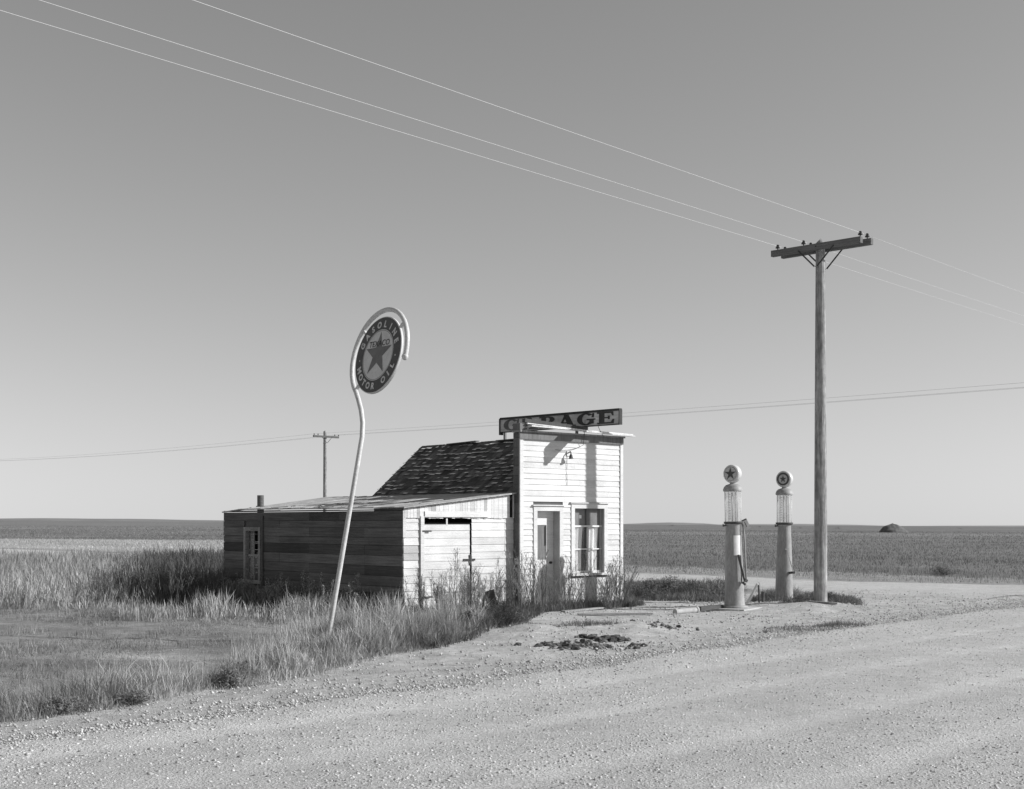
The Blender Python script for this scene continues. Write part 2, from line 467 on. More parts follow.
# sheathing behind the clapboards (with the openings), sides and back of the front room
mb = MB()
yb0, yb1 = 0.004, 0.03
xs = sorted([0, holes[0][0]+0.04, holes[0][1]-0.04, holes[1][0]+0.04, holes[1][1]-0.04, W])
for a, b, z0, z1 in ((xs[0], xs[1], -0.1, HF), (xs[1], xs[2], DZ1+0.07, HF), (xs[2], xs[3], -0.1, HF), (xs[3], xs[4], -0.1, WZ0-0.04), (xs[3], xs[4], WZ1+0.07, HF), (xs[4], xs[5], -0.1, HF)):
    mb.box(a, b, yb0, yb1, z0, z1)
mb.build('sheathing', M['inner_dark'], front)
# false front return on the left, dark in the shade, and the right one
mb = MB()
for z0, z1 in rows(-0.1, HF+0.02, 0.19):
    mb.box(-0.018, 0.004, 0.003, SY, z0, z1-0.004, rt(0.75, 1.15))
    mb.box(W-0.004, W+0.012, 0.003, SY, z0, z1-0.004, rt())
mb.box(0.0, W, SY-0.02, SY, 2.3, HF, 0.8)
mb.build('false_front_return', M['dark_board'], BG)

# main side walls and back gable
EZ, RZ, RX = 2.36, 3.62, 1.5
mb = MB()
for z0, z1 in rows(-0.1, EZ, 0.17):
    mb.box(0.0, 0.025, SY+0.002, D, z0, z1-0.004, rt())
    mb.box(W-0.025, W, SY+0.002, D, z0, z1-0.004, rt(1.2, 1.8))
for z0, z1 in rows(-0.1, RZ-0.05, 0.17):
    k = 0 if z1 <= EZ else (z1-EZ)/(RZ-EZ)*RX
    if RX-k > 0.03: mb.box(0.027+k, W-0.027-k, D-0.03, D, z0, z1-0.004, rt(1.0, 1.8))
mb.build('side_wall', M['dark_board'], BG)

# shingled roof: two slopes of single shingles, curled and gapped
mb = MB()
SL = math.hypot(RX+0.12, (RZ-EZ)*(RX+0.12)/RX); ang = math.atan2(RZ-EZ, RX)
def slope_pt(side, s, y, h):
    # s runs from eave (0) to ridge (SL), h above the deck
    x = -0.12 + s*math.cos(ang); z = EZ - 0.12*(RZ-EZ)/RX + s*math.sin(ang)
    x -= h*math.sin(ang); z += h*math.cos(ang)
    sag = -0.05*math.sin(math.pi*min(1, max(0, y/D)))*math.sin(math.pi*min(1, s/SL))
    if side < 0: x = 2*RX - x
    return (x, y, z + sag)
nrow = 15; exp = SL/nrow
for side in (1, -1):
    for r_ in range(nrow):
        y = SY + 0.01
        while y < D + 0.10:
            wv = random.uniform(0.08, 0.20); y2 = min(y+wv, D+0.12)
            s0 = r_*exp + random.uniform(-0.025, 0.015); s1 = min(s0 + exp*1.75, SL+0.01)
            miss = random.random() < (0.05 if r_ < nrow-2 else 0.30*(y > 2.6))
            if not miss:
                cn = mnoise.noise((y*2.4, r_*1.7, side*3.0)) + 0.35*mnoise.noise((y*9, r_*3.1, 4)) + 0.25*(r_/nrow) - 0.10 + 0.10*sm(0.6, 3.5, y)
                curl = abs(random.gauss(0, 0.0025)) + (0.024*sm(-0.16, 0.16, cn))*random.uniform(0.55, 1.25)*(random.random() < 0.85)
                h0 = 0.018 + curl; h1 = 0.004; th = 0.010
                tw = random.uniform(-0.006, 0.006)
                smid = s0 + 0.058; hm = 0.0165
                td = random.choice([0.6, 0.8, 1.0, 1.2, 1.5]) * rt(); tl = td + 6.2*sm(0.004, 0.02, curl)*rt(0.5, 1.3)  # curled lower edge: silvered wood, plus the sun catching it put into the tone
                P = lambda s, yy, h: slope_pt(side, s, yy, h)
                a0, a1 = P(s0, y+0.004, h0+tw), P(s0, y2-0.004, h0-tw)
                b0, b1 = P(smid, y+0.004, hm), P(smid, y2-0.004, hm)
                c0, c1 = P(s1, y+0.004, h1), P(s1, y2-0.004, h1)
                d0, d1 = P(s0, y+0.004, h0+tw-th), P(s0, y2-0.004, h0-tw-th)
                mb.add([a0, a1, b1, b0], [(0,1,2,3)], tl); mb.add([b0, b1, c1, c0], [(0,1,2,3)], td)
                mb.add([d0, d1, a1, a0], [(0,1,2,3)], td)
            y = y2
roof = mb.build('shingle_roof', M['shingle'], BG)
mb = MB()
nseg = 8
for side in (1, -1):
    ys = [SY + 0.005 + (D+0.10-SY)*k/nseg for k in range(nseg+1)]
    for k in range(nseg):
        for j in range(4):
            s0, s1 = SL*j/4, SL*(j+1)/4
            mb.hexa([slope_pt(side, s0, ys[k], -0.03), slope_pt(side, s0, ys[k+1], -0.03), slope_pt(side, s1, ys[k+1], -0.03), slope_pt(side, s1, ys[k], -0.03),
                     slope_pt(side, s0, ys[k], 0), slope_pt(side, s0, ys[k+1], 0), slope_pt(side, s1, ys[k+1], 0), slope_pt(side, s1, ys[k], 0)])
mb.build('roof_deck', M['inner_dark'], roof)
# ridge boards, one length gone
mb = MB()
for y0, y1 in ((0.25, 2.35), (3.05, 4.1)):
    mb.bar((RX-0.05, y0, RZ+0.025), (RX-0.05, y1, RZ+0.0), 0.12, 0.018, 0.9)
mb.build_each('ridge_board', M['dark_board'], roof)
mb = MB().bar((W+0.02, SY, EZ-0.04), (W+0.16, SY-0.02, EZ-0.16), 0.03, 0.12, 1.0).bar((W+0.14, SY-0.05, EZ-0.15), (W+0.14, D, EZ-0.15), 0.03, 0.10)
mb.build_each('eave_board', M['grey_board'], roof)

# cornice over the false front: wrecked shelf of boards
mb = MB()
mb.box(-0.06, W+0.02, -0.09, SY+0.01, HF+0.022, HF+0.06, 0.9)
mb.box(-0.045, W+0.0, -0.055, -0.034, HF-0.115, HF+0.02, 0.55)  # dark band: shade below the loose boards put into this board's tone
cor = mb.build('cornice', M['grey_board'], BG)
mb = MB()
mb.bar((0.12, -0.17, HF+0.145), (W+0.16, -0.13, HF+0.10), 0.13, 0.025, 2.2)
mb.build('loose_board', M['grey_board'], cor)
mb = MB()
mb.bar((1.65, -0.20, HF+0.10), (W+0.17, -0.21, HF+0.065), 0.08, 0.022, 2.1)
mb.build('loose_board', M['grey_board'], cor)
mb = MB()
mb.bar((0.06, -0.05, HF+0.26), (1.75, -0.16, HF+0.16), 0.10, 0.075, 0.28)
mb.build('loose_board', M['grey_board'], cor)
mb = MB()
mb.bar((0.10, -0.10, HF+0.20), (1.55, -0.24, HF+0.125), 0.05, 0.02, 2.2)
mb.build('loose_board', M['grey_board'], cor)
mb = MB(); mb.box(-0.05, 0.10, -0.06, 0.16, HF+0.062, HF+0.20, 0.5); mb.build('corner_block', M['grey_board'], cor)

# front door: recessed, boarded upper light
mb = MB(); RC = 0.16
mb.box(DX0-0.10, DX0-0.0, -0.03, 0.0, -0.06, DZ1+0.10, 0.95).box(DX1, DX1+0.10, -0.03, 0.0, -0.06, DZ1+0.10, 0.95)
mb.box(DX0-0.0, DX1+0.0, -0.03, 0.0, DZ1+0.0, DZ1+0.10, 0.97).box(DX0-0.14, DX1+0.14, -0.06, 0.0, DZ1+0.103, DZ1+0.128, 0.95)
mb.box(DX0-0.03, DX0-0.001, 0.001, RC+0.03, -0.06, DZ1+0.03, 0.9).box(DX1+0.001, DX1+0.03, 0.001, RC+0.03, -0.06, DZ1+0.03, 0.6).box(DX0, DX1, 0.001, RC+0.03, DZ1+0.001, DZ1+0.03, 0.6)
dz0, dzg0, dzg1 = -0.02, fz(544, 560), fz(544, 525)
dw = DX1-DX0
fdoor = MB()
fdoor.box(DX0+0.005, DX0+0.022, RC, RC+0.035, dz0, DZ1-0.005, 0.95).box(DX1-0.21, DX1-0.005, RC, RC+0.035, dz0, DZ1-0.005, 0.93)
fdoor.box(DX0+0.022, DX1-0.21, RC, RC+0.035, dzg1, DZ1-0.005, 0.98).box(DX0+0.022, DX1-0.21, RC, RC+0.035, dz0, dzg0, 0.9)
fdoor.box(DX0+0.09, DX1-0.18, RC-0.008, RC-0.001, 0.16, dzg0-0.1, 0.96)
fd = fdoor.build('front_door', M['white_board'], BG)
mb.build('door_frame', M['white_board'], fd)
MB().box(DX0+0.022, DX1-0.21, RC+0.012, RC+0.02, dzg0, dzg1, 0.55).build('door_panel', M['grey_board'], fd)
mb = MB().box(DX1-0.245, DX1-0.225, RC-0.006, RC+0.011, dzg0+0.3, dzg1-0.02)
mb.box(DX0+0.023, DX0+0.036, RC-0.006, RC+0.011, dzg0+0.45, dzg1-0.02)
mb.build_each('broken_sash', M['iron'], fd)
mb = MB().tube([(DX1-0.11, RC, 0.95), (DX1-0.11, RC-0.05, 0.95)], 0.025, 10); mb.build('handle', M['iron'], fd)
MB().box(DX0-0.10, DX1+0.10, -0.10, RC+0.05, -0.10, -0.03, 1.0).build('sill', M['grey_board'], fd)

# front window: fixed light over two curtained casements
mb = MB(); RW = 0.07
mb.box(WX0-0.10, WX0, -0.03, 0.0, WZ0-0.02, WZ1+0.10, 0.96).box(WX1, WX1+0.10, -0.03, 0.0, WZ0-0.02, WZ1+0.10, 0.96)
mb.box(WX0, WX1, -0.03, 0.0, WZ1, WZ1+0.10, 0.97).box(WX0-0.14, WX1+0.14, -0.06, 0.0, WZ1+0.103, WZ1+0.128, 0.95)
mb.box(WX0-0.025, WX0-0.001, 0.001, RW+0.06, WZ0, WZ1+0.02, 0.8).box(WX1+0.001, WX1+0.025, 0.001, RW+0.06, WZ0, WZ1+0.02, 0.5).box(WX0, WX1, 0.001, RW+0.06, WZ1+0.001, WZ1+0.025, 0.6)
win = mb.build('front_window', M['white_board'], BG)
MB().box(WX0-0.13, WX1+0.13, -0.075, RW, WZ0-0.05, WZ0-0.002, 0.95).build('sill', M['white_board'], win)
zt, zm = fz(588, 526), fz(588, 549); wm = (WX0+WX1)/2 - 0.02
mb = MB()
mb.box(wm-0.018, wm+0.018, RW, RW+0.03, WZ0, WZ1, 0.12)
mb.box(WX0, WX1, RW-0.02, RW-0.001, zt-0.022, zt+0.014, 1.02).box(WX0, WX1, RW-0.015, RW-0.001, zm-0.014, zm+0.012, 1.0)
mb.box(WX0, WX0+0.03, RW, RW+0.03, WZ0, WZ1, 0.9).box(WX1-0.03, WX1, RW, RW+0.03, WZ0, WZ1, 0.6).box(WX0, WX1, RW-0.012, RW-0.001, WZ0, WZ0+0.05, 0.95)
mb.build('sash', M['white_board'], win)
MB().box(WX0+0.03, wm-0.018, RW+0.012, RW+0.016, WZ0, zt).box(wm+0.018, WX1-0.03, RW+0.012, RW+0.016, WZ0, zt).build_each('pane', M['window_glass'], win)
MB().box(WX0+0.03, wm-0.018, RW+0.012, RW+0.016, zt+0.001, WZ1).box(wm+0.018, WX1-0.03, RW+0.012, RW+0.016, zt+0.001, WZ1).build_each('pane', M['dull_glass'], win)
MB().box(WX0+0.24, WX0+0.30, RW+0.007, RW+0.010, zt+0.16, zt+0.23).box(WX0+0.03, WX0+0.07, RW+0.007, RW+0.010, zt+0.28, zt+0.35).build_each('sticker', M['paper'], win)
def curtain(x0, x1, z0, z1, y, flare):
    m_ = MB(); n = 26; k = 8; b = 0; vs = []; fs = []
    for j in range(k+1):
        t = j/k; z = z1 + (z0-z1)*t
        for i in range(n+1):
            s = i/n
            xa = x0 + (x1-x0)*(s*(1 - flare*math.sin(t*2.2)*0.5))
            vs.append((xa, y + 0.018*math.sin(s*19 + 0.8*t), z))
    for j in range(k):
        for i in range(n): fs.append((j*(n+1)+i, j*(n+1)+i+1, (j+1)*(n+1)+i+1, (j+1)*(n+1)+i))
    m_.add(vs, fs)
    return m_
curtain(WX0+0.01, wm-0.06, WZ0, zt, RW+0.038, 0.2).build_each('curtain', M['cloth'], win, smooth=True)
curtain(wm+0.01, WX1-0.04, WZ0, zt, RW+0.038, 0.25).build_each('curtain', M['cloth'], win, smooth=True)

# gooseneck lamp on the front
lx, lz = fx(567), fz(567, 456)
lp = MB().tube([(lx+0.02, -0.02, lz+0.06), (lx+0.02, -0.08, lz+0.09), (lx-0.0, -0.115, lz+0.075), (lx-0.01, -0.13, lz+0.03)], 0.013, 8).build('wall_lamp', M['rusty'], BG, smooth=True)
MB().lathe([(0.012, 0.05), (0.026, 0.04), (0.036, 0.0), (0.05, -0.045), (0.052, -0.05)], 16, 1.0, Matrix.Translation((lx-0.01, -0.13, lz-0.015))).build('lamp_shade', M['rusty'], lp, smooth=True)
MB().box(lx-0.03, lx+0.07, -0.034, -0.02, lz, lz+0.10).build('mount', M['pump_light'], lp)
MB().tube([(lx-0.02, -0.026, lz), (lx-0.03, -0.027, lz-0.3), (lx-0.02, -0.026, lz-0.62)], 0.004, 5).build('cable', M['iron'], lp)

# ---- lean-to shed
def shed_top(x, y):
    t = (x+SW)/SW
    z = 2.06 + 0.31*t + 0.002*y
    z += -0.06*math.exp(-((y-SD)/0.5)**2)*(1-t) - 0.035*math.sin(math.pi*min(1, y/SD))*math.sin(math.pi*t)
    return z
# long left wall of horizontal boards
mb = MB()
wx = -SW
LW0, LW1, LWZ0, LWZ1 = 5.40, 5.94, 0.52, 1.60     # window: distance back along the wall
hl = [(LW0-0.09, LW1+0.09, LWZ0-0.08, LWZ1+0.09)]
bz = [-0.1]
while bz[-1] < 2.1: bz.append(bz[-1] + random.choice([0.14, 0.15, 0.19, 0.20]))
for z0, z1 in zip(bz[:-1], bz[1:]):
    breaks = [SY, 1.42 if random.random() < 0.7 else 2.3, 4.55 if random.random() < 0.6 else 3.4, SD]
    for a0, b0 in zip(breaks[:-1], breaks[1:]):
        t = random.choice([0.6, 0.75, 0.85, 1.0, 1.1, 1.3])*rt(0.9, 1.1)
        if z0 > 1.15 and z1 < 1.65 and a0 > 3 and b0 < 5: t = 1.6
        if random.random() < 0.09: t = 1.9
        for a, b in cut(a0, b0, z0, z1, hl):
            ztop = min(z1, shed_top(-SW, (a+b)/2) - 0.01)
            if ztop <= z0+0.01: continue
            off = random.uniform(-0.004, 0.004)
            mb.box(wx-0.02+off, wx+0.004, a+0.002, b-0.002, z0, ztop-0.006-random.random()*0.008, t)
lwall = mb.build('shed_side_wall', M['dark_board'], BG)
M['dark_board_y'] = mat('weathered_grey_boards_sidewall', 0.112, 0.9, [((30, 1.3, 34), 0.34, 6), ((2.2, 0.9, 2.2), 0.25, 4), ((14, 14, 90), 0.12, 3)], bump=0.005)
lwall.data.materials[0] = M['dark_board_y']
mb = MB()
for z0, z1 in ((-0.1, LWZ0-0.05), (LWZ1+0.05, 1.9)): mb.box(wx+0.006, wx+0.02, LW0-0.2, LW1+0.2, z0, z1)
mb.box(wx+0.006, wx+0.02, SY+0.04, LW0-0.05, -0.1, 1.9).box(wx+0.006, wx+0.02, LW1+0.05, SD-0.03, -0.1, 1.9)
mb.build('lining', M['inner_dark'], lwall)
# far end and hidden sides
mb = MB()
for z0, z1 in rows(-0.1, 2.0, 0.18):
    mb.box(wx+0.006, -0.02, SD-0.025, SD, z0, z1-0.004, rt(0.8, 1.3))
    mb.box(-0.02, 0.0, D+0.01, SD, z0, z1-0.004, rt(0.8, 1.3))
mb.build('shed_back_wall', M['dark_board'], BG)
# window in the long wall
mb = MB()
mb.box(wx-0.045, wx+0.01, LW0-0.085, LW0, LWZ0, LWZ1+0.085, 2.1).box(wx-0.045, wx+0.01, LW1, LW1+0.085, LWZ0, LWZ1+0.085, 2.1)
mb.box(wx-0.045, wx+0.01, LW0, LW1, LWZ1, LWZ1+0.085, 1.7)
sw = mb.build('shed_window', M['dark_board'], BG)
MB().box(wx-0.08, wx+0.02, LW0-0.12, LW1+0.12, LWZ0-0.08, LWZ0-0.002, 2.7).build('sill', M['dark_board'], sw)
mb = MB()
zc = (LWZ0+LWZ1)/2; yc = (LW0+LW1)/2
mb.box(wx+0.012, wx+0.035, LW0, LW1, zc-0.025, zc+0.025, 2.4)
mb.box(wx+0.014, wx+0.033, yc-0.016, yc+0.016, LWZ0, zc-0.026, 2.2).box(wx+0.014, wx+0.033, yc-0.016, yc+0.016, zc+0.026, LWZ1, 2.2)
for zz in ((LWZ0+zc)/2, (zc+LWZ1)/2): mb.box(wx+0.014, wx+0.033, LW0, yc-0.017, zz-0.012, zz+0.012, 2.0)
mb.box(wx+0.012, wx+0.035, LW0, LW0+0.03, LWZ0, LWZ1, 1.8).box(wx+0.012, wx+0.035, LW1-0.03, LW1, LWZ0, LWZ1, 1.8)
mb.build('sash', M['dark_board'], sw)
MB().box(wx+0.022, wx+0.025, LW0+0.03, yc-0.017, LWZ0, zc-0.026).box(wx+0.022, wx+0.025, yc+0.017, LW1-0.03, LWZ0, zc-0.026).box(wx+0.022, wx+0.025, yc+0.017, LW1-0.03, zc+0.026, LWZ1).build_each('pane', M['window_glass'], sw)
MB().box(wx+0.06, wx+0.065, yc+0.05, LW1-0.03, LWZ0+0.1, LWZ1-0.1, 0.16).box(wx+0.06, wx+0.065, LW0+0.05, yc-0.04, LWZ0+0.35, LWZ0+0.62, 0.16).build_each('curtain', M['cloth'], sw)
MB().box(wx-0.05, wx-0.022, LW0-0.20, LW0-0.12, -0.05, 1.93, 0.8).build('batten', M['dark_board'], lwall)

# shed front
def sx(px):
    k = (px-CX)/F
    o = BX0 + SY*Vector((-T.y, T.x)); return (k*o.y - o.x)/(T.x - k*T.y)
def sz(px, py):
    o = BX0 + SY*Vector((-T.y, T.x)); Y = o.y + sx(px)*T.y; return CH + (HY-py)/F*Y - BZ0
GX0, GX1 = sx(423.5), sx(470.5); GZ1 = sz(446, 518); GZD = sz(446, 524.5)
LVL = 1.89
mb = MB()
holes2 = [(GX0-0.02, GX1+0.02, -0.2, GZ1)]
for z0, z1 in rows(-0.1, LVL, 0.145):
    for a, b in cut(-SW, -0.02, z0, z1, holes2):
        segs = [(a, b)]
        if b > -0.3 and a < -0.6: segs = [(a, sx(504)), (sx(504), b)]
        for p, qq in segs:
            t = rt(0.86, 1.06)
            if a < -SW+0.1 and 1.0 < z0 < 1.25: t = 0.62
            if p > -0.6: t *= 0.88
            lap(mb, p+0.002, qq-0.002, z0+random.uniform(-0.004, 0.004), z1-0.012, SY, t, 0.016)
x = -SW
while x < -0.03:
    wv = random.uniform(0.06, 0.13); x2 = min(x+wv, -0.02)
    zt_ = shed_top((x+x2)/2, SY) - 0.012
    if not (-0.20 < x < -0.09): mb.box(x+0.002, x2-0.003, SY-0.03, SY-0.004, LVL-0.01-random.random()*0.02, zt_, random.choice([0.6, 0.8, 0.95, 1.0, 1.05, 0.9]))
    x = x2
sf = mb.build('shed_front_wall', M['grey_white_board'], BG)
mb = MB().box(-SW, GX0-0.03, SY+0.002, SY+0.02, -0.1, 2.0).box(GX1+0.03, -0.2, SY+0.002, SY+0.02, -0.1, 2.0).box(GX0-0.03, GX1+0.03, SY+0.002, SY+0.02, GZ1+0.03, 2.0)
mb.build('lining', M['inner_dark'], sf)
mb = MB()
mb.box(sx(419.5), sx(423), SY-0.045, SY-0.018, -0.1, LVL+0.02, 0.95)                   # jamb post
mb.box(GX0-0.30*0, sx(487), SY-0.05, SY-0.032, GZ1+0.02, GZ1+0.13, 1.05)
mb.box(-SW-0.022, -SW+0.05, SY-0.026, SY-0.017, 1.5, 2.02, 0.9)
mb.build_each('trim_board', M['grey_white_board'], sf)
mb = MB()
for z0, z1 in rows(-0.02, GZD, 0.15):
    lap(mb, GX0+0.012, GX1-0.03, z0, min(z1, GZD)-0.012, SY-0.002, rt(0.88, 1.06), 0.014)
gd = mb.build('shed_door', M['grey_white_board'], BG)
mb = MB()
for zz in (1.05, 0.22): mb.box(GX1-0.20, GX1+0.10, SY-0.030, SY-0.019, zz-0.02, zz+0.02)
mb.box(GX1-0.04, GX1+0.0, SY-0.036, SY-0.03, 0.95, 1.16)
mb.build_each('latch', M['iron'], gd)
mb = MB()
for zz in (1.62, 0.35): mb.box(GX0-0.06, GX0+0.16, SY-0.05, SY-0.046, zz-0.015, zz+0.015)
mb.build_each('hinge', M['iron'], gd)
MB().box(GX0+(GX1-GX0)*0.47, GX0+(GX1-GX0)*0.5, SY-0.01, SY+0.01, GZD-0.02, GZ1, 0.9).build('cleat', M['grey_white_board'], gd)

# shed roof of bleached planks with a ragged edge
mb = MB(); y = SY - 0.10
while y < SD + 0.02:
    wv = random.uniform(0.12, 0.2); y2 = y + wv
    x0 = -SW - 0.025 - random.random()*0.04
    n = 7; xs_ = [x0 + (-0.012 - x0)*k/n for k in range(n+1)]
    t = random.choice([0.75, 0.85, 0.95, 1.0, 1.05])*rt(0.94, 1.06); lift = random.uniform(0, 0.010)
    for a, b in zip(xs_[:-1], xs_[1:]):
        ya, yb_ = y+0.003, y2-0.003
        za0, za1, zb0, zb1 = shed_top(a, ya), shed_top(a, yb_), shed_top(b, ya), shed_top(b, yb_)
        mb.hexa([(a, ya, za0), (b, ya, zb0), (b, yb_, zb1), (a, yb_, za1),
                 (a, ya, za0+0.022+lift), (b, ya, zb0+0.022+lift), (b, yb_, zb1+0.022+lift), (a, yb_, za1+0.022+lift)], t)
    y = y2
sr = mb.build('shed_roof', M['roof_plank'], BG)
mb = MB()
for k in range(22):
    yy = random.uniform(0.4, 6.4); xx = -SW - 0.02 + random.random()**2*1.6
    z = shed_top(xx, yy) + 0.036
    mb.bar((xx, yy, z), (xx + random.uniform(0.2, 0.7), yy + random.uniform(-0.5, 0.5), z+random.uniform(0.01, 0.05)), random.uniform(0.04, 0.09), 0.012, random.uniform(0.25, 0.9))
mb.build_each('loose_lath', M['roof_plank'], sr)
# stovepipe at the far end, stub of a pipe further in
cx_, cy_ = -SW+0.45, 6.12
MB().tube([(cx_, cy_, shed_top(cx_, cy_)-0.1), (cx_, cy_, shed_top(cx_, cy_)+0.29)], 0.075, 18).tube([(cx_, cy_, shed_top(cx_, cy_)+0.02), (cx_, cy_, shed_top(cx_, cy_)+0.05)], 0.10, 18).build('stovepipe', M['dark_board'], BG, smooth=True, angle=40)
MB().bar((-0.45, 5.35, shed_top(-0.45, 5.35)-0.05), (-0.38, 5.35, shed_top(-0.45, 5.35)+0.24), 0.06, 0.06, 0.6).build('vent_stub', M['dark_board'], BG)

# ------------------------------------------------------------------ GARAGE sign across the top of the false front
SRt = Vector((2.205, 26.80)); SLf = Vector((-0.26, 29.26))
slen = (SRt-SLf).length; sang = math.atan2((SRt-SLf).y, (SRt-SLf).x)
SIGNZ0, SIGNZ1 = 3.80, 4.115
GS = empty('rooftop_sign', (SLf.x, SLf.y, SIGNZ0), sang, 'long painted board sign with dark slab letters across the top of the white facade', 'sign')
mb = MB().box(0, slen, 0.0, 0.07, 0.0, SIGNZ1-SIGNZ0, 1.0)
gboard = mb.build('sign_board', M['garage_board'], GS)
hh = SIGNZ1-SIGNZ0
mb = MB().box(-0.01, slen+0.01, -0.014, 0.084, hh+0.001, hh+0.022, 1.0).box(-0.01, slen+0.01, -0.014, -0.001, hh-0.026, hh, 1.0).box(-0.012, slen+0.012, -0.014, -0.001, -0.004, 0.018, 1.0)
mb.box(-0.03, -0.001, -0.02, 0.09, -0.05, hh, 1.0).box(slen+0.001, slen+0.02, -0.013, 0.083, 0.0, hh, 1.0)
mb.build('sign_frame', M['garage_letter'], GS)
mb = MB().box(0.02, 0.075, 0.075, 0.12, -0.42, hh*0.9, 0.8).box(1.0, 1.05, 0.075, 0.12, -0.22, hh*0.9, 0.6).box(2.2, 2.25, 0.075, 0.12, -0.20, hh*0.9, 0.6)
mb.build_each('post', M['grey_board'], GS)
# letters: slab serif strokes on a unit cell, each stroke its own depth so no faces coincide
LET = MB(); lcount = [0]; fade = [1.0]
def stroke(poly, x0, z0, wd, ht):
    lcount[0] += 1
    dep = 0.003 + 0.0004*(lcount[0] % 9)
    Mx = Matrix(((1,0,0,0),(0,0,-1,0),(0,1,0,0),(0,0,0,1)))       # local xy -> xz, extrude to -y
    LET.prism([(x0+px_*wd, z0+pz*ht) for px_, pz in poly], Mx, dep, fade[0])
def rect(a, b, c, d): return [(a, c), (b, c), (b, d), (a, d)]
def arcp(cx, cy, ro, rx_i, ry_i, a0, a1, rox=None, n=18):
    rox = rox or ro
    o = [(cx+rox*math.cos(R(a0+(a1-a0)*k/n)), cy+ro*math.sin(R(a0+(a1-a0)*k/n))) for k in range(n+1)]
    i = [(cx+rx_i*math.cos(R(a0+(a1-a0)*k/n)), cy+ry_i*math.sin(R(a0+(a1-a0)*k/n))) for k in range(n+1)]
    return o, i
def arc_strokes(x0, z0, wd, ht, *a, **kw):
    o, i = arcp(*a, **kw)
    lcount[0] += 1; dep = 0.003 + 0.0004*(lcount[0] % 9)
    Mx = Matrix(((1,0,0,0),(0,0,-1,0),(0,1,0,0),(0,0,0,1)))
    for k in range(len(o)-1):
        LET.prism([(x0+p[0]*wd, z0+p[1]*ht) for p in (o[k], o[k+1], i[k+1], i[k])], Mx, dep, fade[0])
def letter(ch, x0, z0, wd, ht):
    S = lambda p: stroke(p, x0, z0, wd, ht)
    if ch == 'E':
        S(rect(0.12, 0.42, 0, 1)); S(rect(0, 0.95, 0, 0.13)); S(rect(0, 0.92, 0.87, 1)); S(rect(0.42, 0.68, 0.45, 0.56))
        S([(0.78, 0.13), (0.95, 0.13), (0.98, 0.36), (0.88, 0.36)]); S([(0.78, 0.87), (0.92, 0.87), (0.94, 0.66), (0.86, 0.66)]); S(rect(0.62, 0.72, 0.36, 0.65))
    if ch == 'A':
        S([(0.08, 0.1), (0.22, 0.1), (0.52, 1), (0.38, 1)]); S([(0.56, 0.1), (0.92, 0.1), (0.62, 1), (0.32, 1)]); S(rect(0.2, 0.7, 0.27, 0.38))
        S(rect(-0.04, 0.34, 0, 0.12)); S(rect(0.46, 1.04, 0, 0.12))
    if ch == 'R':
        S(rect(0.1, 0.40, 0, 1)); S(rect(-0.02, 0.5, 0, 0.12)); S(rect(-0.02, 0.5, 0.88, 1)); S(rect(0.40, 0.55, 0.42, 0.53))
        arc_strokes(x0, z0, wd, ht, 0.5, 0.71, 0.29, 0.12, 0.17, -90, 90, rox=0.42)
        S([(0.48, 0.46), (0.74, 0.5), (0.98, 0.0), (0.66, 0.0)]); S(rect(0.62, 1.06, 0, 0.12))
    if ch == 'G':
        arc_strokes(x0, z0, wd, ht, 0.5, 0.5, 0.52, 0.22, 0.40, 42, 322, rox=0.52, n=26)
        S(rect(0.70, 0.95, 0.10, 0.44)); S(rect(0.54, 1.04, 0.40, 0.52)); S([(0.82, 0.62), (0.96, 0.62), (0.98, 0.98), (0.88, 0.98)])
for k, ch in enumerate('GARAGE'):
    xl = 0.10 + k*(slen-0.16)/6; fade[0] = (2.6, 2.0, 1.3, 1.0, 1.0, 1.0)[k]
    letter(ch, xl + 0.015, 0.036, (slen-0.16)/6*0.88, hh*0.79)
o = LET.build('lettering', M['garage_letter'], GS); o.location = (0, -0.001, 0)
def SGP(d): p = SLf.lerp(SRt, d/slen); return Vector((p.x, p.y, 3.95))
# slack cables from the sign to the front
mb = MB()

def sag_pts(a, b, s, n=14): return [a.lerp(b, k/n) - Vector((0, 0, s*4*(k/n)*(1-k/n))) for k in range(n+1)]
fpt = lambda lx_, ly_, lz_: Vector((BX0.x + lx_*T.x - ly_*T.y, BX0.y + lx_*T.y + ly_*T.x, BZ0+lz_))
mb.tube(sag_pts(SGP(2.85), fpt(2.35, -0.1, HF+0.03), 0.06), 0.006, 5)
mb.tube(sag_pts(SGP(2.55), fpt(1.75, -0.06, HF-0.18), 0.10), 0.006, 5)
mb.tube(sag_pts(fpt(1.75, -0.05, HF-0.18), fpt(0.95, -0.05, HF-0.30), 0.05), 0.005, 5)
for c_ in mb.build_each('cable', M['iron'], GS): c_.matrix_parent_inverse = Matrix.LocRotScale(GS.location, GS.rotation_euler, None).inverted()

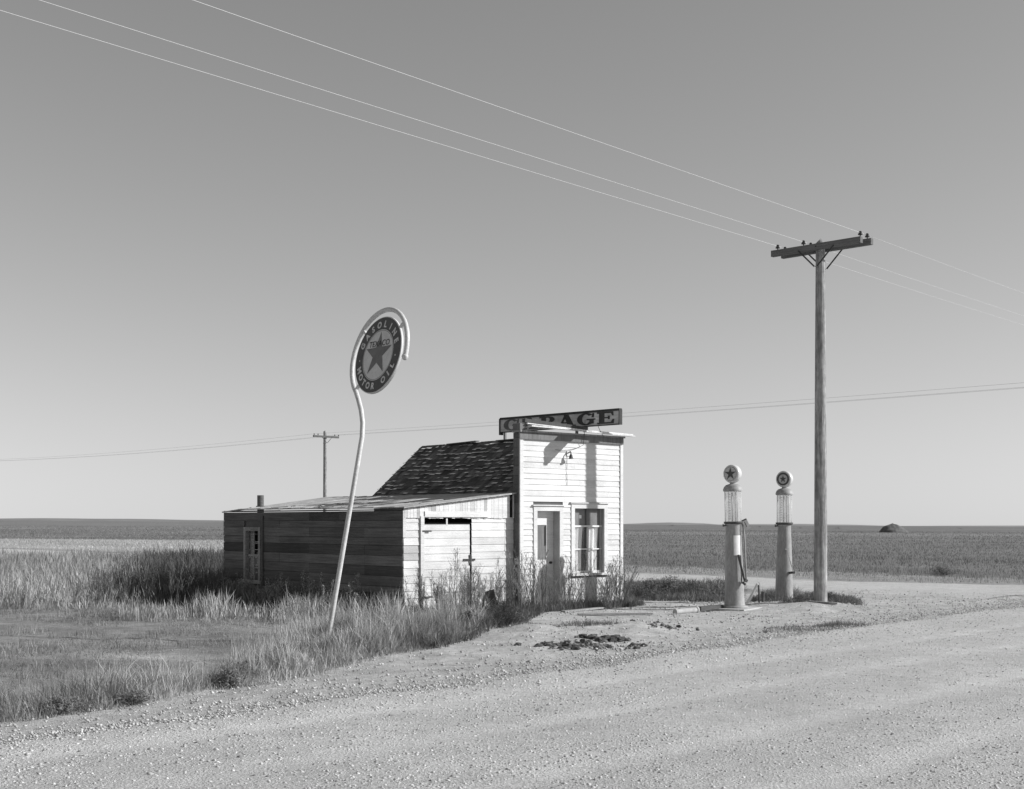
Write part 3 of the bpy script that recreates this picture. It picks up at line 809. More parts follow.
# ------------------------------------------------------------------ text helper (Blender's own font)
def text_verts(ch, size, bold=0.0):
    cu = bpy.data.curves.new('txt', 'FONT'); cu.body = ch; cu.size = size; cu.align_x = 'CENTER'; cu.offset = bold; cu.resolution_u = 3
    ob = bpy.data.objects.new('txt', cu); COL.objects.link(ob)
    dg = bpy.context.evaluated_depsgraph_get()
    me = bpy.data.meshes.new_from_object(ob.evaluated_get(dg))
    vs = [tuple(v.co) for v in me.vertices]; fs = [tuple(p.vertices) for p in me.polygons]
    bpy.data.objects.remove(ob); bpy.data.curves.remove(cu); bpy.data.meshes.remove(me)
    return vs, fs
def star_poly(r, ri, rot=90):
    return [((r if k % 2 == 0 else ri)*math.cos(R(rot+36*k)), (r if k % 2 == 0 else ri)*math.sin(R(rot+36*k))) for k in range(10)]
XZ = Matrix(((1,0,0,0),(0,0,1,0),(0,1,0,0),(0,0,0,1)))       # local xy -> xz plane, extrusion along +y
XZf = Matrix(((1,0,0,0),(0,0,-1,0),(0,1,0,0),(0,0,0,1)))     # extrusion along -y

# ------------------------------------------------------------------ leaning roadside sign
sbx, sby = gp(326.5, 642)
SG = empty('roadside_sign', (sbx, sby, gz(sbx, sby)-0.1), math.atan2(-0.743, 0.67), 'round lettered gasoline sign in a hooked silver pipe, leaning in the roadside grass', 'sign')
SG.rotation_euler = (R(-11.2), 0, math.atan2(-0.743, 0.67) - 0.04)
# local frame: x in the disc plane, -y is the lettered face, z up the pole
DCX, DCZ, DR, RR, PR = 0.09, 4.46, 0.60, 0.715, 0.037
pts = [(0, 0, 0), (0, 0, 1.5), (0, 0, 2.9), (0.0, 0, 3.2), (-0.05, 0, 3.42), (-0.15, 0, 3.62), (-0.28, 0, 3.80)]
for a in np.linspace(229, -7, 34): pts.append((DCX + RR*math.cos(R(a)), 0, DCZ + RR*math.sin(R(a))))
MB().tube(pts, PR, 14).build('pole', M['silver_paint'], SG, smooth=True, angle=60)
ex = (DCX + RR*math.cos(R(-7)), 0, DCZ + RR*math.sin(R(-7)))
MB().lathe([(0.0, -0.05), (0.03, -0.04), (0.05, 0.0), (0.048, 0.02), (0.044, 0.03)], 14, 1.0, Matrix.Translation((ex[0]-0.003, ex[1], ex[2]-0.01))).build('end_cap', M['silver_paint'], SG, smooth=True)
# disc: rim then the enamel fields on both faces
def disc_ring(mb, ro, ri, y, n=72, tone=1.0, flip=False):
    b = len(mb.v)
    for k in range(n):
        a = 2*math.pi*k/n
        mb.v += [(DCX+ro*math.cos(a), y, DCZ+ro*math.sin(a)), (DCX+ri*math.cos(a), y, DCZ+ri*math.sin(a))]; mb.t += [tone, tone]
    for k in range(n):
        k2 = (k+1) % n
        f = (b+2*k, b+2*k2, b+2*k2+1, b+2*k+1); mb.f.append(f if not flip else f[::-1])
Md = Matrix.Translation((DCX, 0, DCZ)) @ Matrix.Rotation(R(90), 4, 'X')
dk = MB().lathe([(DR-0.012, -0.022), (DR, -0.016), (DR, 0.016), (DR-0.012, 0.022)], 72, 1.0, Md).build('sign_disc', M['sign_white'], SG, smooth=True, angle=30)
mb = MB()
disc_ring(mb, DR-0.014, 0.400, -0.024); disc_ring(mb, DR-0.014, 0.400, 0.024, flip=True)
mb.build('border_band', M['sign_dark'], dk)
mb = MB(); disc_ring(mb, 0.400-0.012, 0.400-0.018, -0.0235, tone=0.7); mb.build('border_line', M['sign_dark'], dk)
def face(mb, poly, y, sgn):
    vs = [(DCX+sgn*px_, y, DCZ+pz) for px_, pz in poly]
    mb.add(vs, [tuple(range(len(vs)))])
mb = MB()
sp = star_poly(0.355, 0.135)
for sgn, y in ((1, -0.0255), (-1, 0.0255)):
    c = (DCX, y, DCZ+0.012); b = len(mb.v)
    mb.v.append(c); mb.t.append(1.0)
    for px_, pz in sp: mb.v.append((DCX+sgn*px_, y, DCZ+0.012+pz)); mb.t.append(1.0)
    for k in range(10): mb.f.append((b, b+1+k, b+1+(k+1) % 10))
mb.build('star', M['sign_star'], dk)
pale, black = MB(), MB()
for sgn, y in ((1, -0.027), (-1, 0.027)):
    def put(ch, size, mbx, fn, bold=0.0):
        vs, fs = text_verts(ch, size, bold)
        mbx.add([(DCX+sgn*p[0], y, DCZ+p[1]) for p in (fn(v) for v in vs)], fs)
    rad = 0.435; size = 0.135
    for k, ch in enumerate('GASOLINE'):
        a = 90 + 68 - 136*k/7
        def fn(v, a=a):
            x_, z_ = v[0], v[1] + rad; t = R(a-90)
            return (x_*math.cos(t) - z_*math.sin(t), x_*math.sin(t) + z_*math.cos(t))
        put(ch, size, pale, fn, 0.006)
    rad2 = 0.53
    for k, ch in enumerate('MOTOR OIL'):
        if ch == ' ': continue
        a = 270 - 65 + 130*k/8
        def fn2(v, a=a):
            x_, z_ = v[0], v[1] - rad2; t = R(a-270)
            return (x_*math.cos(t) - z_*math.sin(t), x_*math.sin(t) + z_*math.cos(t))
        put(ch, size, pale, fn2, 0.006)
    for a in (186, -6):
        vs = [(0.48*math.cos(R(a)) + 0.014*math.cos(R(b)), 0.48*math.sin(R(a)) + 0.014*math.sin(R(b))) for b in range(0, 360, 45)]
        pale.add([(DCX+sgn*p[0], y, DCZ+p[1]) for p in vs], [tuple(range(8))])
    put('TEXACO', 0.128, black, lambda v: (v[0]*1.07, v[1]+0.137), 0.001)
pale.build('lettering', M['sign_white'], dk); black.build('lettering', M['sign_black'], dk)
for a in (140, 40, 226):
    c, s_ = math.cos(R(a)), math.sin(R(a))
    MB().bar((DCX+(DR-0.02)*c, 0, DCZ+(DR-0.02)*s_), (DCX+(RR-0.01)*c, 0, DCZ+(RR-0.01)*s_), 0.03, 0.045, 1.0, up=(0, 1, 0)).build('bracket', M['silver_paint'], SG)

# ------------------------------------------------------------------ visible-cylinder pumps
def lens(mb_face, mb_star, cx_, cz_, y, r, sgn, star=0.72):
    n = 40
    mb_face.add([(cx_+r*math.cos(2*math.pi*k/n), y, cz_+r*math.sin(2*math.pi*k/n)) for k in range(n)], [tuple(range(n))])
    b = len(mb_star.v); mb_star.v.append((cx_, y-0.002*sgn, cz_)); mb_star.t.append(1.0)
    for px_, pz in star_poly(r*star, r*star*0.38): mb_star.v.append((cx_+px_, y-0.002*sgn, cz_+pz)); mb_star.t.append(1.0)
    for k in range(10): mb_star.f.append((b, b+1+k, b+1+(k+1) % 10))
def pump(x, y, zb, label, first, s=0.975):
    P = empty('fuel_pump', (x, y, zb), 0.0, label, 'fuel pump', 'fuel pumps beside the road')
    if first: prof = [(0.275, 0), (0.28, 0.02), (0.265, 0.045), (0.225, 0.055), (0.214, 0.10), (0.206, 0.30), (0.190, 0.75), (0.176, 1.2), (0.165, 1.6), (0.160, 1.77)]
    else: prof = [(0.235, 0), (0.235, 0.03), (0.212, 0.05), (0.208, 0.10), (0.200, 0.30), (0.186, 0.75), (0.170, 1.2), (0.155, 1.6), (0.150, 1.77)]
    body = MB().lathe(prof, 36).build('body', M['pump_paint'], P, smooth=True, angle=40)
    zc0, zc1 = 1.775, 1.835
    MB().lathe([(0.165, zc0), (0.19, zc0+0.012), (0.20, zc0+0.03), (0.20, zc1)], 32).build('collar', M['pump_dark'], P, smooth=True, angle=40)
    gt = 2.475
    MB().lathe([(0.178, zc1+0.001), (0.178, gt)], 32).build('glass_cylinder', M['pump_glass'], P, smooth=True, angle=40)
    mb = MB()
    for k in range(4):
        a = R(20 + 90*k); mb.tube([(0.192*math.cos(a), 0.192*math.sin(a), zc1), (0.192*math.cos(a), 0.192*math.sin(a), gt)], 0.008, 8)
    mb.build_each('tie_rod', M['pump_light'], P, smooth=True)
    mb = MB().tube([(-0.02, -0.02, zc1+0.005), (-0.02, -0.02, gt-0.02)], 0.016, 10).tube([(0.06, 0.02, zc1+0.005), (0.06, 0.02, gt-0.02)], 0.010, 8)
    gauge = mb.build_each('gauge_tube', M['pump_light'], P, smooth=True)[0]
    mb = MB()
    for k in range(10): mb.box(-0.09, -0.055, -0.005, 0.0, zc1+0.05+k*0.058, zc1+0.068+k*0.058)
    mb.box(-0.094, -0.091, -0.006, 0.001, zc1+0.01, gt-0.02)
    mb.build('gauge_plate', M['globe_white'], gauge)
    MB().lathe([(0.185, gt+0.001), (0.203, gt+0.004), (0.205, gt+0.05), (0.198, gt+0.06), (0.185, gt+0.095), (0.145, gt+0.135), (0.08, gt+0.157), (0.06, gt+0.165), (0.06, gt+0.185), (0.07, gt+0.19)], 32).build('dome_cap', M['pump_paint'], P, smooth=True, angle=40)
    gr = 0.193; gzc = gt+0.19+gr-0.01
    rz = math.atan2(-0.743, 0.67) + (0.12 if first else 0.22)
    Mg = Matrix.Translation((0, 0, gzc)) @ Matrix.Rotation(rz, 4, 'Z') @ Matrix.Rotation(R(90), 4, 'X')
    G = MB().lathe([(gr*0.80, -0.085), (gr*0.93, -0.078), (gr, -0.05), (gr*1.01, 0), (gr, 0.05), (gr*0.93, 0.078), (gr*0.80, 0.085)], 40, 1.0, Mg).build('globe', M['globe_white'], P, smooth=True, angle=50)
    fa, st = MB(), MB()
    for sgn in (1, -1): lens(fa, st, 0, 0, -0.0875*sgn, gr*0.80, sgn, 0.93 if first else 0.62)
    Mz = Matrix.Translation((0, 0, gzc)) @ Matrix.Rotation(rz, 4, 'Z')
    ring = MB()
    n = 40
    for sgn in (1, -1):
        b = len(ring.v); ro, ri = gr*0.785, (gr*0.745 if first else gr*0.56)
        for k in range(n):
            a = 2*math.pi*k/n; ring.v += [(ro*math.cos(a), -0.0885*sgn, ro*math.sin(a)), (ri*math.cos(a), -0.0885*sgn, ri*math.sin(a))]; ring.t += [1.0, 1.0]
        for k in range(n): k2 = (k+1) % n; ring.f.append((b+2*k, b+2*k2, b+2*k2+1, b+2*k+1))
    for m_ in (fa, st, ring): m_.v = [tuple(Mz @ Vector(p)) for p in m_.v]
    lensf = fa.build('lens', M['garage_board'], G)
    st.build('star', M['sign_dark'], lensf); ring.build('border_ring', M['sign_dark' if not first else 'sign_star'], lensf)
    # hook on the collar
    MB().bar((-0.16, -0.06, 1.76), (-0.235, -0.075, 1.745), 0.02, 0.035).bar((-0.23, -0.08, 1.73), (-0.23, -0.08, 1.79), 0.02, 0.02).build('hook', M['pump_dark'], P)
    if first:
        MB().tube([(0.165, -0.08, 1.80), (0.20, -0.10, 1.70), (0.215, -0.12, 1.4), (0.22, -0.13, 1.05), (0.23, -0.14, 0.72), (0.225, -0.15, 0.58)], 0.019, 10).build('hose', M['pump_paint'], P, smooth=True)
        mb = MB().bar((0.06, -0.20, 1.13), (0.185, -0.215, 0.56), 0.045, 0.05, 1.0, tip=0.75).bar((0.185, -0.21, 0.60), (0.24, -0.19, 0.57), 0.05, 0.06, 0.9).bar((0.14, -0.20, 0.55), (0.20, -0.23, 0.50), 0.06, 0.04)
        mb.build('nozzle', M['pump_dark'], P)
        # price paper wrapped on the body, facing the lit side
        a0, a1 = R(-100), R(-42); n = 8; vs = []; fs = []
        for j, (z, r) in enumerate(((1.12, 0.1835), (1.33, 0.1785), (1.54, 0.1725))):
            for k in range(n+1): a = a0+(a1-a0)*k/n; vs.append((r*math.cos(a), r*math.sin(a), z))
        for j in range(2):
            for k in range(n): fs.append((j*(n+1)+k, j*(n+1)+k+1, (j+1)*(n+1)+k+1, (j+1)*(n+1)+k))
        MB().add(vs, fs).build('notice', M['paper'], body)
        Mt = Matrix.Translation((0.255, -0.10, 1.775)) @ Matrix.Rotation(R(-8), 4, 'Z') @ Matrix.Rotation(R(-24), 4, 'Y')
        tg = MB().box(-0.055, 0.055, -0.008, 0.008, -0.115, 0.115, 1.0, Mt).build('tag', M['pump_light'], P)
        MB().box(-0.052, 0.052, -0.010, -0.009, 0.085, 0.112, 1.0, Mt).box(-0.02, -0.005, -0.010, -0.009, -0.06, 0.06, 1.0, Mt).build('tag_marking', M['pump_dark'], tg)
    else:
        MB().bar((0.02, -0.20, 1.20), (0.165, -0.235, 0.68), 0.022, 0.022, 1.0).bar((-0.02, -0.19, 1.215), (0.06, -0.20, 1.20), 0.03, 0.025).build('lever', M['pump_light'], P)
        MB().bar((0.07, -0.19, 0.66), (0.20, -0.23, 0.68), 0.05, 0.055).build('lever_bracket', M['pump_dark'], P)
    P.scale = (s, s, s); P.rotation_euler = (0, R(-0.9 if first else 0.2), 0)
    return P
p1 = (4.615, 26.95); p2 = (6.08, 29.05)
pump(p1[0], p1[1], 0.012, 'nearer grey fuel pump with pale paper notice, hose and tilted tag', True)
pump(p2[0], p2[1], 0.03, 'farther grey fuel pump with a bare lever, standing in weeds beside the pole', False, 0.955)

# ------------------------------------------------------------------ utility poles and lines
def insul(mb, p):
    mb.lathe([(0.012, 0), (0.012, 0.035), (0.048, 0.038), (0.046, 0.065), (0.03, 0.07), (0.034, 0.095), (0.02, 0.115), (0.0, 0.12)], 12, 1.0, Matrix.Translation(p))
def util_pole(x, y, zb, h, r0, r1, az, label, detail=True, three=True, arm_drop=0.10, double=True):
    U = empty('utility_pole', (x, y, zb), az, label, 'utility pole', 'utility poles')
    n = 24; prof = []
    mb = MB(); b = 0; seg = 26; K = 22 if detail else 12
    for j in range(seg+1):
        t = j/seg; z = -0.3 + (h+0.3)*t; r = r0 + (r1-r0)*t
        for k in range(K):
            a = 2*math.pi*k/K
            rr = r*(1 + (0.05*mnoise.noise((math.cos(a)*2.2, math.sin(a)*2.2, z*0.22)) if detail else 0))
            mb.v.append((rr*math.cos(a), rr*math.sin(a), z)); mb.t.append(1.0)
    for j in range(seg):
        for k in range(K): k2 = (k+1) % K; mb.f.append((j*K+k, j*K+k2, (j+1)*K+k2, (j+1)*K+k))
    mb.v.append((0, 0, h+0.10)); mb.t.append(1.0); tip = len(mb.v)-1
    for k in range(K): mb.f.append((seg*K+k, seg*K+(k+1) % K, tip))
    mb.build('shaft', M['pole_wood'], U, smooth=True, angle=50)
    az_ = h-arm_drop; L_ = 1.06
    offs = (-1, 1) if double else (-1,)
    pos = []
    for sd in offs:
        yy = sd*(r1+0.052)
        MB().box(-L_+(0.04 if sd > 0 else -0.03), L_+(0.05 if sd > 0 else -0.03), yy-0.05, yy+0.05, az_-0.065, az_+0.065, rt()).build('crossarm', M['arm_wood'], U)
        for s_ in (-1, 1):
            MB().bar((s_*0.42, yy+sd*0.055, az_-0.03), (s_*0.03, yy+sd*0.0555, az_-0.42), 0.03, 0.012, 1.0, up=(0, 1, 0)).build('brace', M['iron'], U)
        mb = MB()
        for xx in ((-0.95, -0.32, 1.0) if three else (-1.02, -0.7, 0.7, 1.02)):
            insul(mb, (xx, yy, az_+0.066)); pos.append((xx, yy, az_+0.066+0.085))
        mb.build_each('insulator', M['insulator'], U, smooth=True, angle=40)
    MB().tube([(0, -r1-0.12, az_), (0, r1+0.12, az_)], 0.012, 8).tube([(0.0, -r1-0.11, az_-0.42), (0.0, r1+0.11, az_-0.42)], 0.012, 8).build_each('bolt', M['iron'], U)
    return U, pos
UX, UY = 6.55, 27.6
az = math.atan2(-0.68, 0.735)
UZ = gz(UX, UY)
U1, ipos = util_pole(UX, UY, UZ, 7.71-UZ, 0.145, 0.098, az, 'tall weathered utility pole with a double crossarm, next to the fuel pumps')
# previous and next poles of the same line stand outside the frame: their insulator positions end the wires
Ld = Vector((0.68, 0.7332, 0))
Mw = Matrix.LocRotScale(Vector((UX, UY, UZ)), U1.rotation_euler, None)
names = ['left end', 'middle', 'right end']
wl = ['bright overhead wire on the left end insulator of the near pole, lowest of three', 'bright overhead wire just left of the near pole top, middle one of three', 'bright overhead wire on the right end insulator of the near pole, topmost of three']
for k in range(3):
    p = Mw @ Vector((ipos[k][0], 0, ipos[k][2]))
    mb = MB()
    mb.tube(sag_pts(p, p - Ld*48 + Vector((0, 0, 0.30)), 0.03, 40), 0.0032, 6)
    mb.tube(sag_pts(p, p + Ld*48 + Vector((0, 0, -0.1)), 0.20, 40), 0.0026, 6)
    setp(mb.build('overhead_wire', M['wire'], None, smooth=True), wl[k], 'wire', 'wires on the near pole')
# the second line, passing behind the building
FP = Vector((-12.7, 88.3)); FD = Vector((0.7071, -0.7071))
faz = math.atan2(0.7071, 0.7071)
U2, fpos = util_pole(FP.x, FP.y, gz(FP.x, FP.y), 7.9, 0.15, 0.11, faz, 'small distant utility pole with a thin crossarm rising behind the shed roof', detail=False, three=False, arm_drop=0.35, double=False)
Mf = Matrix.LocRotScale(Vector((FP.x, FP.y, gz(FP.x, FP.y))), U2.rotation_euler, None)
FD3 = Vector((FD.x, FD.y, 0))
fl = ['thin far wire on the outer insulator of the distant pole, nearer end of its crossarm', 'thin far wire on the inner insulator of the distant pole', 'thin far wire on the far end of the distant pole crossarm']
for n_, k in enumerate((3, 2, 0)):
    p = Mf @ Vector((fpos[k][0], fpos[k][1], fpos[k][2]))
    mb = MB()
    mb.tube(sag_pts(p, p + FD3*52 + Vector((0, 0, -0.25)), 0.10, 30), 0.0045, 5)
    mb.tube(sag_pts(p, p - FD3*64 + Vector((0, 0, 0.3)), 0.35, 30), 0.005, 5)
    setp(mb.build('overhead_wire', M['far_wire'], None, smooth=True), fl[n_], 'wire', 'wires on the distant pole')

# ------------------------------------------------------------------ small things round the pumps
def gpz(px, py, dz=0.0):
    x, y = gp(px, py); return Vector((x, y, gz(x, y)+dz))
isl = MB()
a = Vector((p1[0], p1[1], 0)); b = Vector((p2[0], p2[1], 0)); d = (b-a).normalized(); n = Vector((d.y, -d.x, 0))
P0 = a - d*0.45; P1 = b + d*0.3
cor_ = [P0 - n*0.42, P0 + n*0.42, P1 + n*0.42, P1 - n*0.42]
isl.hexa([(c.x, c.y, -0.25) for c in cor_] + [(c.x, c.y, 0.014) for c in cor_[:2]] + [(c.x, c.y, 0.030) for c in cor_[2:]])
setp(isl.build('pump_island', M['concrete']), 'low cracked concrete slab under the two fuel pumps', 'slab')
mb = MB()
q0 = gpz(675, 614, 0.05); q1 = gpz(697, 612.5, 0.055)
setp(MB().tube([q0, q0.lerp(q1, 0.93), q0.lerp(q1, 0.94), q1], [0.055, 0.06, 0.075, 0.075], 14).build('drain_pipe', M['pale_pipe'], smooth=True, angle=40), 'short pale pipe lying on the dirt in front of the nearer pump', 'pipe')
q0 = gpz(699, 612, 0.07); q1 = gpz(722, 610, 0.07)
setp(MB().bar(q0, q1, 0.10, 0.09, 0.6, tip=0.8).build('timber_block', M['dark_board']), 'dark timber lying on the dirt against the nearer pump base', 'timber')
B = gpz(757, 607)
VP = empty('vent_pipe', B, 0, 'bent thin pipe shaped like a hairpin, sticking out of the ground between the pumps', 'pipe')
MB().tube([(-0.23, 0, -0.05), (-0.08, 0, 0.22), (0.0, 0, 0.39), (0.03, 0, 0.41)], 0.028, 8).build('rod', M['pump_light'], VP, smooth=True)
MB().tube([(0.03, 0, 0.43), (0.045, 0.0, 0.2), (0.05, 0, -0.05)], 0.022, 8).build('riser', M['rusty'], VP, smooth=True)
B = gpz(763, 606.5)
setp(MB().tube([(B.x, B.y, B.z-0.05), (B.x+0.005, B.y, B.z+0.2)], 0.028, 10).tube([(B.x+0.005, B.y, B.z+0.19), (B.x+0.005, B.y, B.z+0.23)], 0.04, 10).build('filler_stub', M['rusty'], smooth=True, angle=40), 'short rusty pipe stub with a cap beside the hairpin pipe', 'pipe')
# planks lying before the facade
for (x0, y0, x1, y1, wd, lab) in ((563, 612, 603, 609, 0.12, 'thin weathered plank lying on the ground before the facade window'), (578, 616, 652, 615.5, 0.10, 'long weathered plank lying on the dirt right of the facade'), (795, 608, 838, 610, 0.09, 'short pale plank lying by the utility pole foot')):
    qa, qb = gpz(x0, y0, 0.02), gpz(x1, y1, 0.03)
    setp(MB().bar(qa, qb, wd, 0.03, 0.9).build('plank', M['grey_board']), lab, 'plank', 'planks on the ground')
q0 = fpt(sx(487), SY-0.32, 0.0)
setp(MB().bar(fpt(sx(486.5), SY-0.28, -0.05), fpt(sx(487.5), SY-0.05, 0.42), 0.20, 0.03, 0.55, up=(0, -1, 0)).build('plank', M['dark_board']), 'short dark plank leaning on the shed front right of its door', 'plank', 'planks on the ground')

def clod_mesh(px, py, n, spread, size, label, flat=0.8):
    mb = MB(); c = gpz(px, py)
    for k in range(n):
        dx, dy = random.gauss(0, spread), random.gauss(0, spread*flat)
        s_ = size*(0.25 + 1.1*random.random()**2); x_, y_ = c.x+dx, c.y+dy
        z_ = gz(x_, y_) + s_*0.22
        import bmesh
        bm = bmesh.new(); bmesh.ops.create_icosphere(bm, subdivisions=2, radius=s_)
        o_ = random.random()*50
        for v in bm.verts:
            f = 1 + 0.55*mnoise.noise(v.co/s_*1.3 + Vector((o_, 0, 0))) + 0.55*mnoise.noise(v.co/s_*3.0 + Vector((0, o_, 0)))
            v.co = Vector((v.co.x*f, v.co.y*f, v.co.z*f*0.6)) + Vector((x_, y_, z_))
        mb.add([v.co for v in bm.verts], [[v.index for v in f.verts] for f in bm.faces], random.uniform(0.6, 1.5)); bm.free()
    return setp(mb.build('earth_clods', M['clod'], smooth=True, angle=35), label, 'earth clods')
clod_mesh(583, 647, 150, 0.34, 0.048, 'heap of dark broken earth on the gravel edge below the facade')
clod_mesh(607, 641, 60, 0.17, 0.062, 'tallest lump of dark broken earth, right end of the row below the facade')
clod_mesh(668, 630, 30, 0.26, 0.038, 'scatter of dark earth lumps on the dirt left of the pumps')
clod_mesh(640, 626, 10, 0.3, 0.035, 'few low dark lumps in the dirt right of the facade corner')

# ------------------------------------------------------------------ far things on the horizon
def mound(px, Y, wd, ht, label, m, name):
    x = (px-CX)/F*Y; mb = MB(); n, k = 28, 7; zb = gz(x, Y)-0.5
    vs = []
    for j in range(k+1):
        r = 1 - j/k
        for i in range(n):
            a = 2*math.pi*i/n
            rr = r*wd/2*(1+0.25*mnoise.noise((math.cos(a)*1.3+px, math.sin(a)*1.3, j*0.4)))
            vs.append((x+rr*math.cos(a), Y+rr*math.sin(a)*0.7, zb+0.5*(j > 0) + ht*(0.75*(1-r**2.0)+0.25*(1-r))*(1+0.14*mnoise.noise((math.cos(a)*1.5, math.sin(a)*1.5, j*0.5+px)))))
    fs = [(j*n+i, j*n+(i+1) % n, (j+1)*n+(i+1) % n, (j+1)*n+i) for j in range(k) for i in range(n)]
    return setp(mb.add(vs, fs).build(name, m), label, 'mound')
M['hay'] = mat('old_straw_heap', 0.13, 0.95, [((1.5,1.5,1.5), 0.4, 5)], coords='Object')
mound(893, 330, 8.2, 2.2, 'low dark straw heap alone on the horizon right of the utility pole', M['hay'], 'straw_heap')
# low far rises
def rise(px0, px1, Y, ht):
    n = 60; vs = []; fs = []
    for i in range(n+1):
        t = i/n; x = (px0+(px1-px0)*t-CX)/F*Y
        h = ht*math.sin(math.pi*t)**1.2*(1+0.35*mnoise.noise((t*7, Y, 0)))
        z = gz(x, Y)
        for k, (dy, f) in enumerate(((-200, 0), (0, 1), (200, 0))): vs.append((x, Y+dy, z-2+(h+2)*f))
    for i in range(n):
        for k in range(2): fs.append((i*3+k, (i+1)*3+k, (i+1)*3+k+1, i*3+k+1))
    return vs, fs
mb = MB()
for args in ((615, 730, 3600, 6), (-200, 330, 4000, 7), (880, 1300, 4200, 5), (700, 900, 4500, 5)):
    vs, fs = rise(*args); mb.add(vs, fs, random.uniform(0.9, 1.2))
M['far_hill'] = mat('far_prairie_rise', 0.22, 1.0, [((0.01,0.01,0.01), 0.2, 4)])
setp(mb.build('hills', M['far_hill'], smooth=True), kind='structure')

# ------------------------------------------------------------------ grass
def poly_area_pts(poly, n):
    xs_ = [p[0] for p in poly]; ys_ = [p[1] for p in poly]; out = []
    while len(out) < n:
        x, y = random.uniform(min(xs_), max(xs_)), random.uniform(min(ys_), max(ys_))
        if inpoly(x, y, poly): out.append((x, y))
    return out
def inside_building(x, y):
    dx, dy = x-BX0.x, y-BX0.y; lx_ = dx*T.x+dy*T.y; ly_ = -dx*T.y+dy*T.x
    return (-SW-0.03 < lx_ < W+0.03 and (SY if lx_ < 0 else -0.02) - 0.03 < ly_ < SD+0.03)
def blades(name, pts, hfun, tone, width, lean=0.35, seg=2, head=0.0, kind='stuff', label=None, cat='grass', zfun=gz):
    """pts list of (x, y); every blade a tapering bent strip"""
    pts = [p for p in pts if not inside_building(*p)]
    n = len(pts); P = np.array(pts)
    H = np.array([hfun(x, y) for x, y in pts]) * rng.uniform(0.55, 1.25, n)
    keep = H > 0.01; P = P[keep]; H = H[keep]; n = len(P)
    Z = np.array([zfun(x, y) for x, y in P])
    a = rng.uniform(0, 2*np.pi, n); l = np.abs(rng.normal(0, lean, n)) + 0.04
    la = rng.uniform(0, 2*np.pi, n)
    wdt = width*rng.uniform(0.6, 1.4, n) if not callable(width) else np.array([width(x, y) for x, y in P])*rng.uniform(0.6, 1.4, n)
    tn = tone(P)*rng.uniform(0.65, 1.3, n)
    ca, sa = np.cos(a), np.sin(a); lx_, ly_ = np.cos(la)*l, np.sin(la)*l
    Vt = []; S = seg
    ts = np.linspace(0, 1, S+1)
    for t in ts[:-1]:
        bx = P[:,0] + lx_*H*t**1.8; by = P[:,1] + ly_*H*t**1.8; bz = Z - 0.02 + H*(t - 0.25*l*t*t)
        w_ = wdt*(1 - 0.55*t)
        if head and t > 0.5: w_ = wdt*head
        Vt.append(np.stack([bx-ca*w_/2, by-sa*w_/2, bz], 1)); Vt.append(np.stack([bx+ca*w_/2, by+sa*w_/2, bz], 1))
    Vt.append(np.stack([P[:,0]+lx_*H, P[:,1]+ly_*H, Z-0.02+H*(1-0.25*l)], 1))
    k = len(Vt); Vv = np.stack(Vt, 1).reshape(-1, 3)
    base = np.arange(n)*k
    quads = [np.stack([base+2*i, base+2*i+1, base+2*i+3, base+2*i+2], 1) for i in range(S-1)]
    tris = np.stack([base+2*(S-1), base+2*(S-1)+1, base+2*S], 1)
    o = mesh_np(name, Vv, ([np.concatenate(quads)] if quads else []) + [tris], M['blade'], np.repeat(tn, k))
    return setp(o, label, cat, None, kind)
def G(*pp): return [gp(*p) for p in pp]
pale = lambda P: np.full(len(P), 0.36)
def tnoise(base, amp, sc, off):
    return lambda P: np.array([base*(1+amp*nz(x, y, sc, off)) for x, y in P])
# 1 tall dry grass along the dark shed wall (seed heads catch the sun)
loc2w = lambda lx_, ly_: (BX0.x + lx_*T.x - ly_*T.y, BX0.y + lx_*T.y + ly_*T.x)
pw = [loc2w(-SW-0.05, SY-0.3), loc2w(-SW-0.05, SD+1), loc2w(-SW-2.2, SD+1), loc2w(-SW-1.5, SY-0.4)]
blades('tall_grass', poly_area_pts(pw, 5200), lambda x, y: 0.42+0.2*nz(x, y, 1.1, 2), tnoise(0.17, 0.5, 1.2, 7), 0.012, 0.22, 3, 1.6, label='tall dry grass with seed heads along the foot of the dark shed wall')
# 2 tall grass left of the shed
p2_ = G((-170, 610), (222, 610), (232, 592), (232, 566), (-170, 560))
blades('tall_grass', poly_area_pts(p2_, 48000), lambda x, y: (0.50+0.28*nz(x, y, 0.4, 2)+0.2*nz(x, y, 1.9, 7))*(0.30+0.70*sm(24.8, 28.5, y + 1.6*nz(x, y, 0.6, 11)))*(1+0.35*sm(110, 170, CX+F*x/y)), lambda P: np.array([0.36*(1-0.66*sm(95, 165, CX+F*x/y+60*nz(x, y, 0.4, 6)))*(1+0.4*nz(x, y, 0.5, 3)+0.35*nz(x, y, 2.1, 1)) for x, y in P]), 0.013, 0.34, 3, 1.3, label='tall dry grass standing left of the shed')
p2b = G((120, 621), (400, 626), (402, 615), (120, 612))
blades('tall_grass', poly_area_pts(p2b, 3600), lambda x, y: max(0, 0.24+0.42*nz(x, y, 0.9, 2)+0.25*nz(x, y, 4, 7)), tnoise(0.40, 0.5, 1.6, 3), 0.008, 0.3, 3, 1.5, label='sunlit pale seed grass along the edge of the shed shadow')
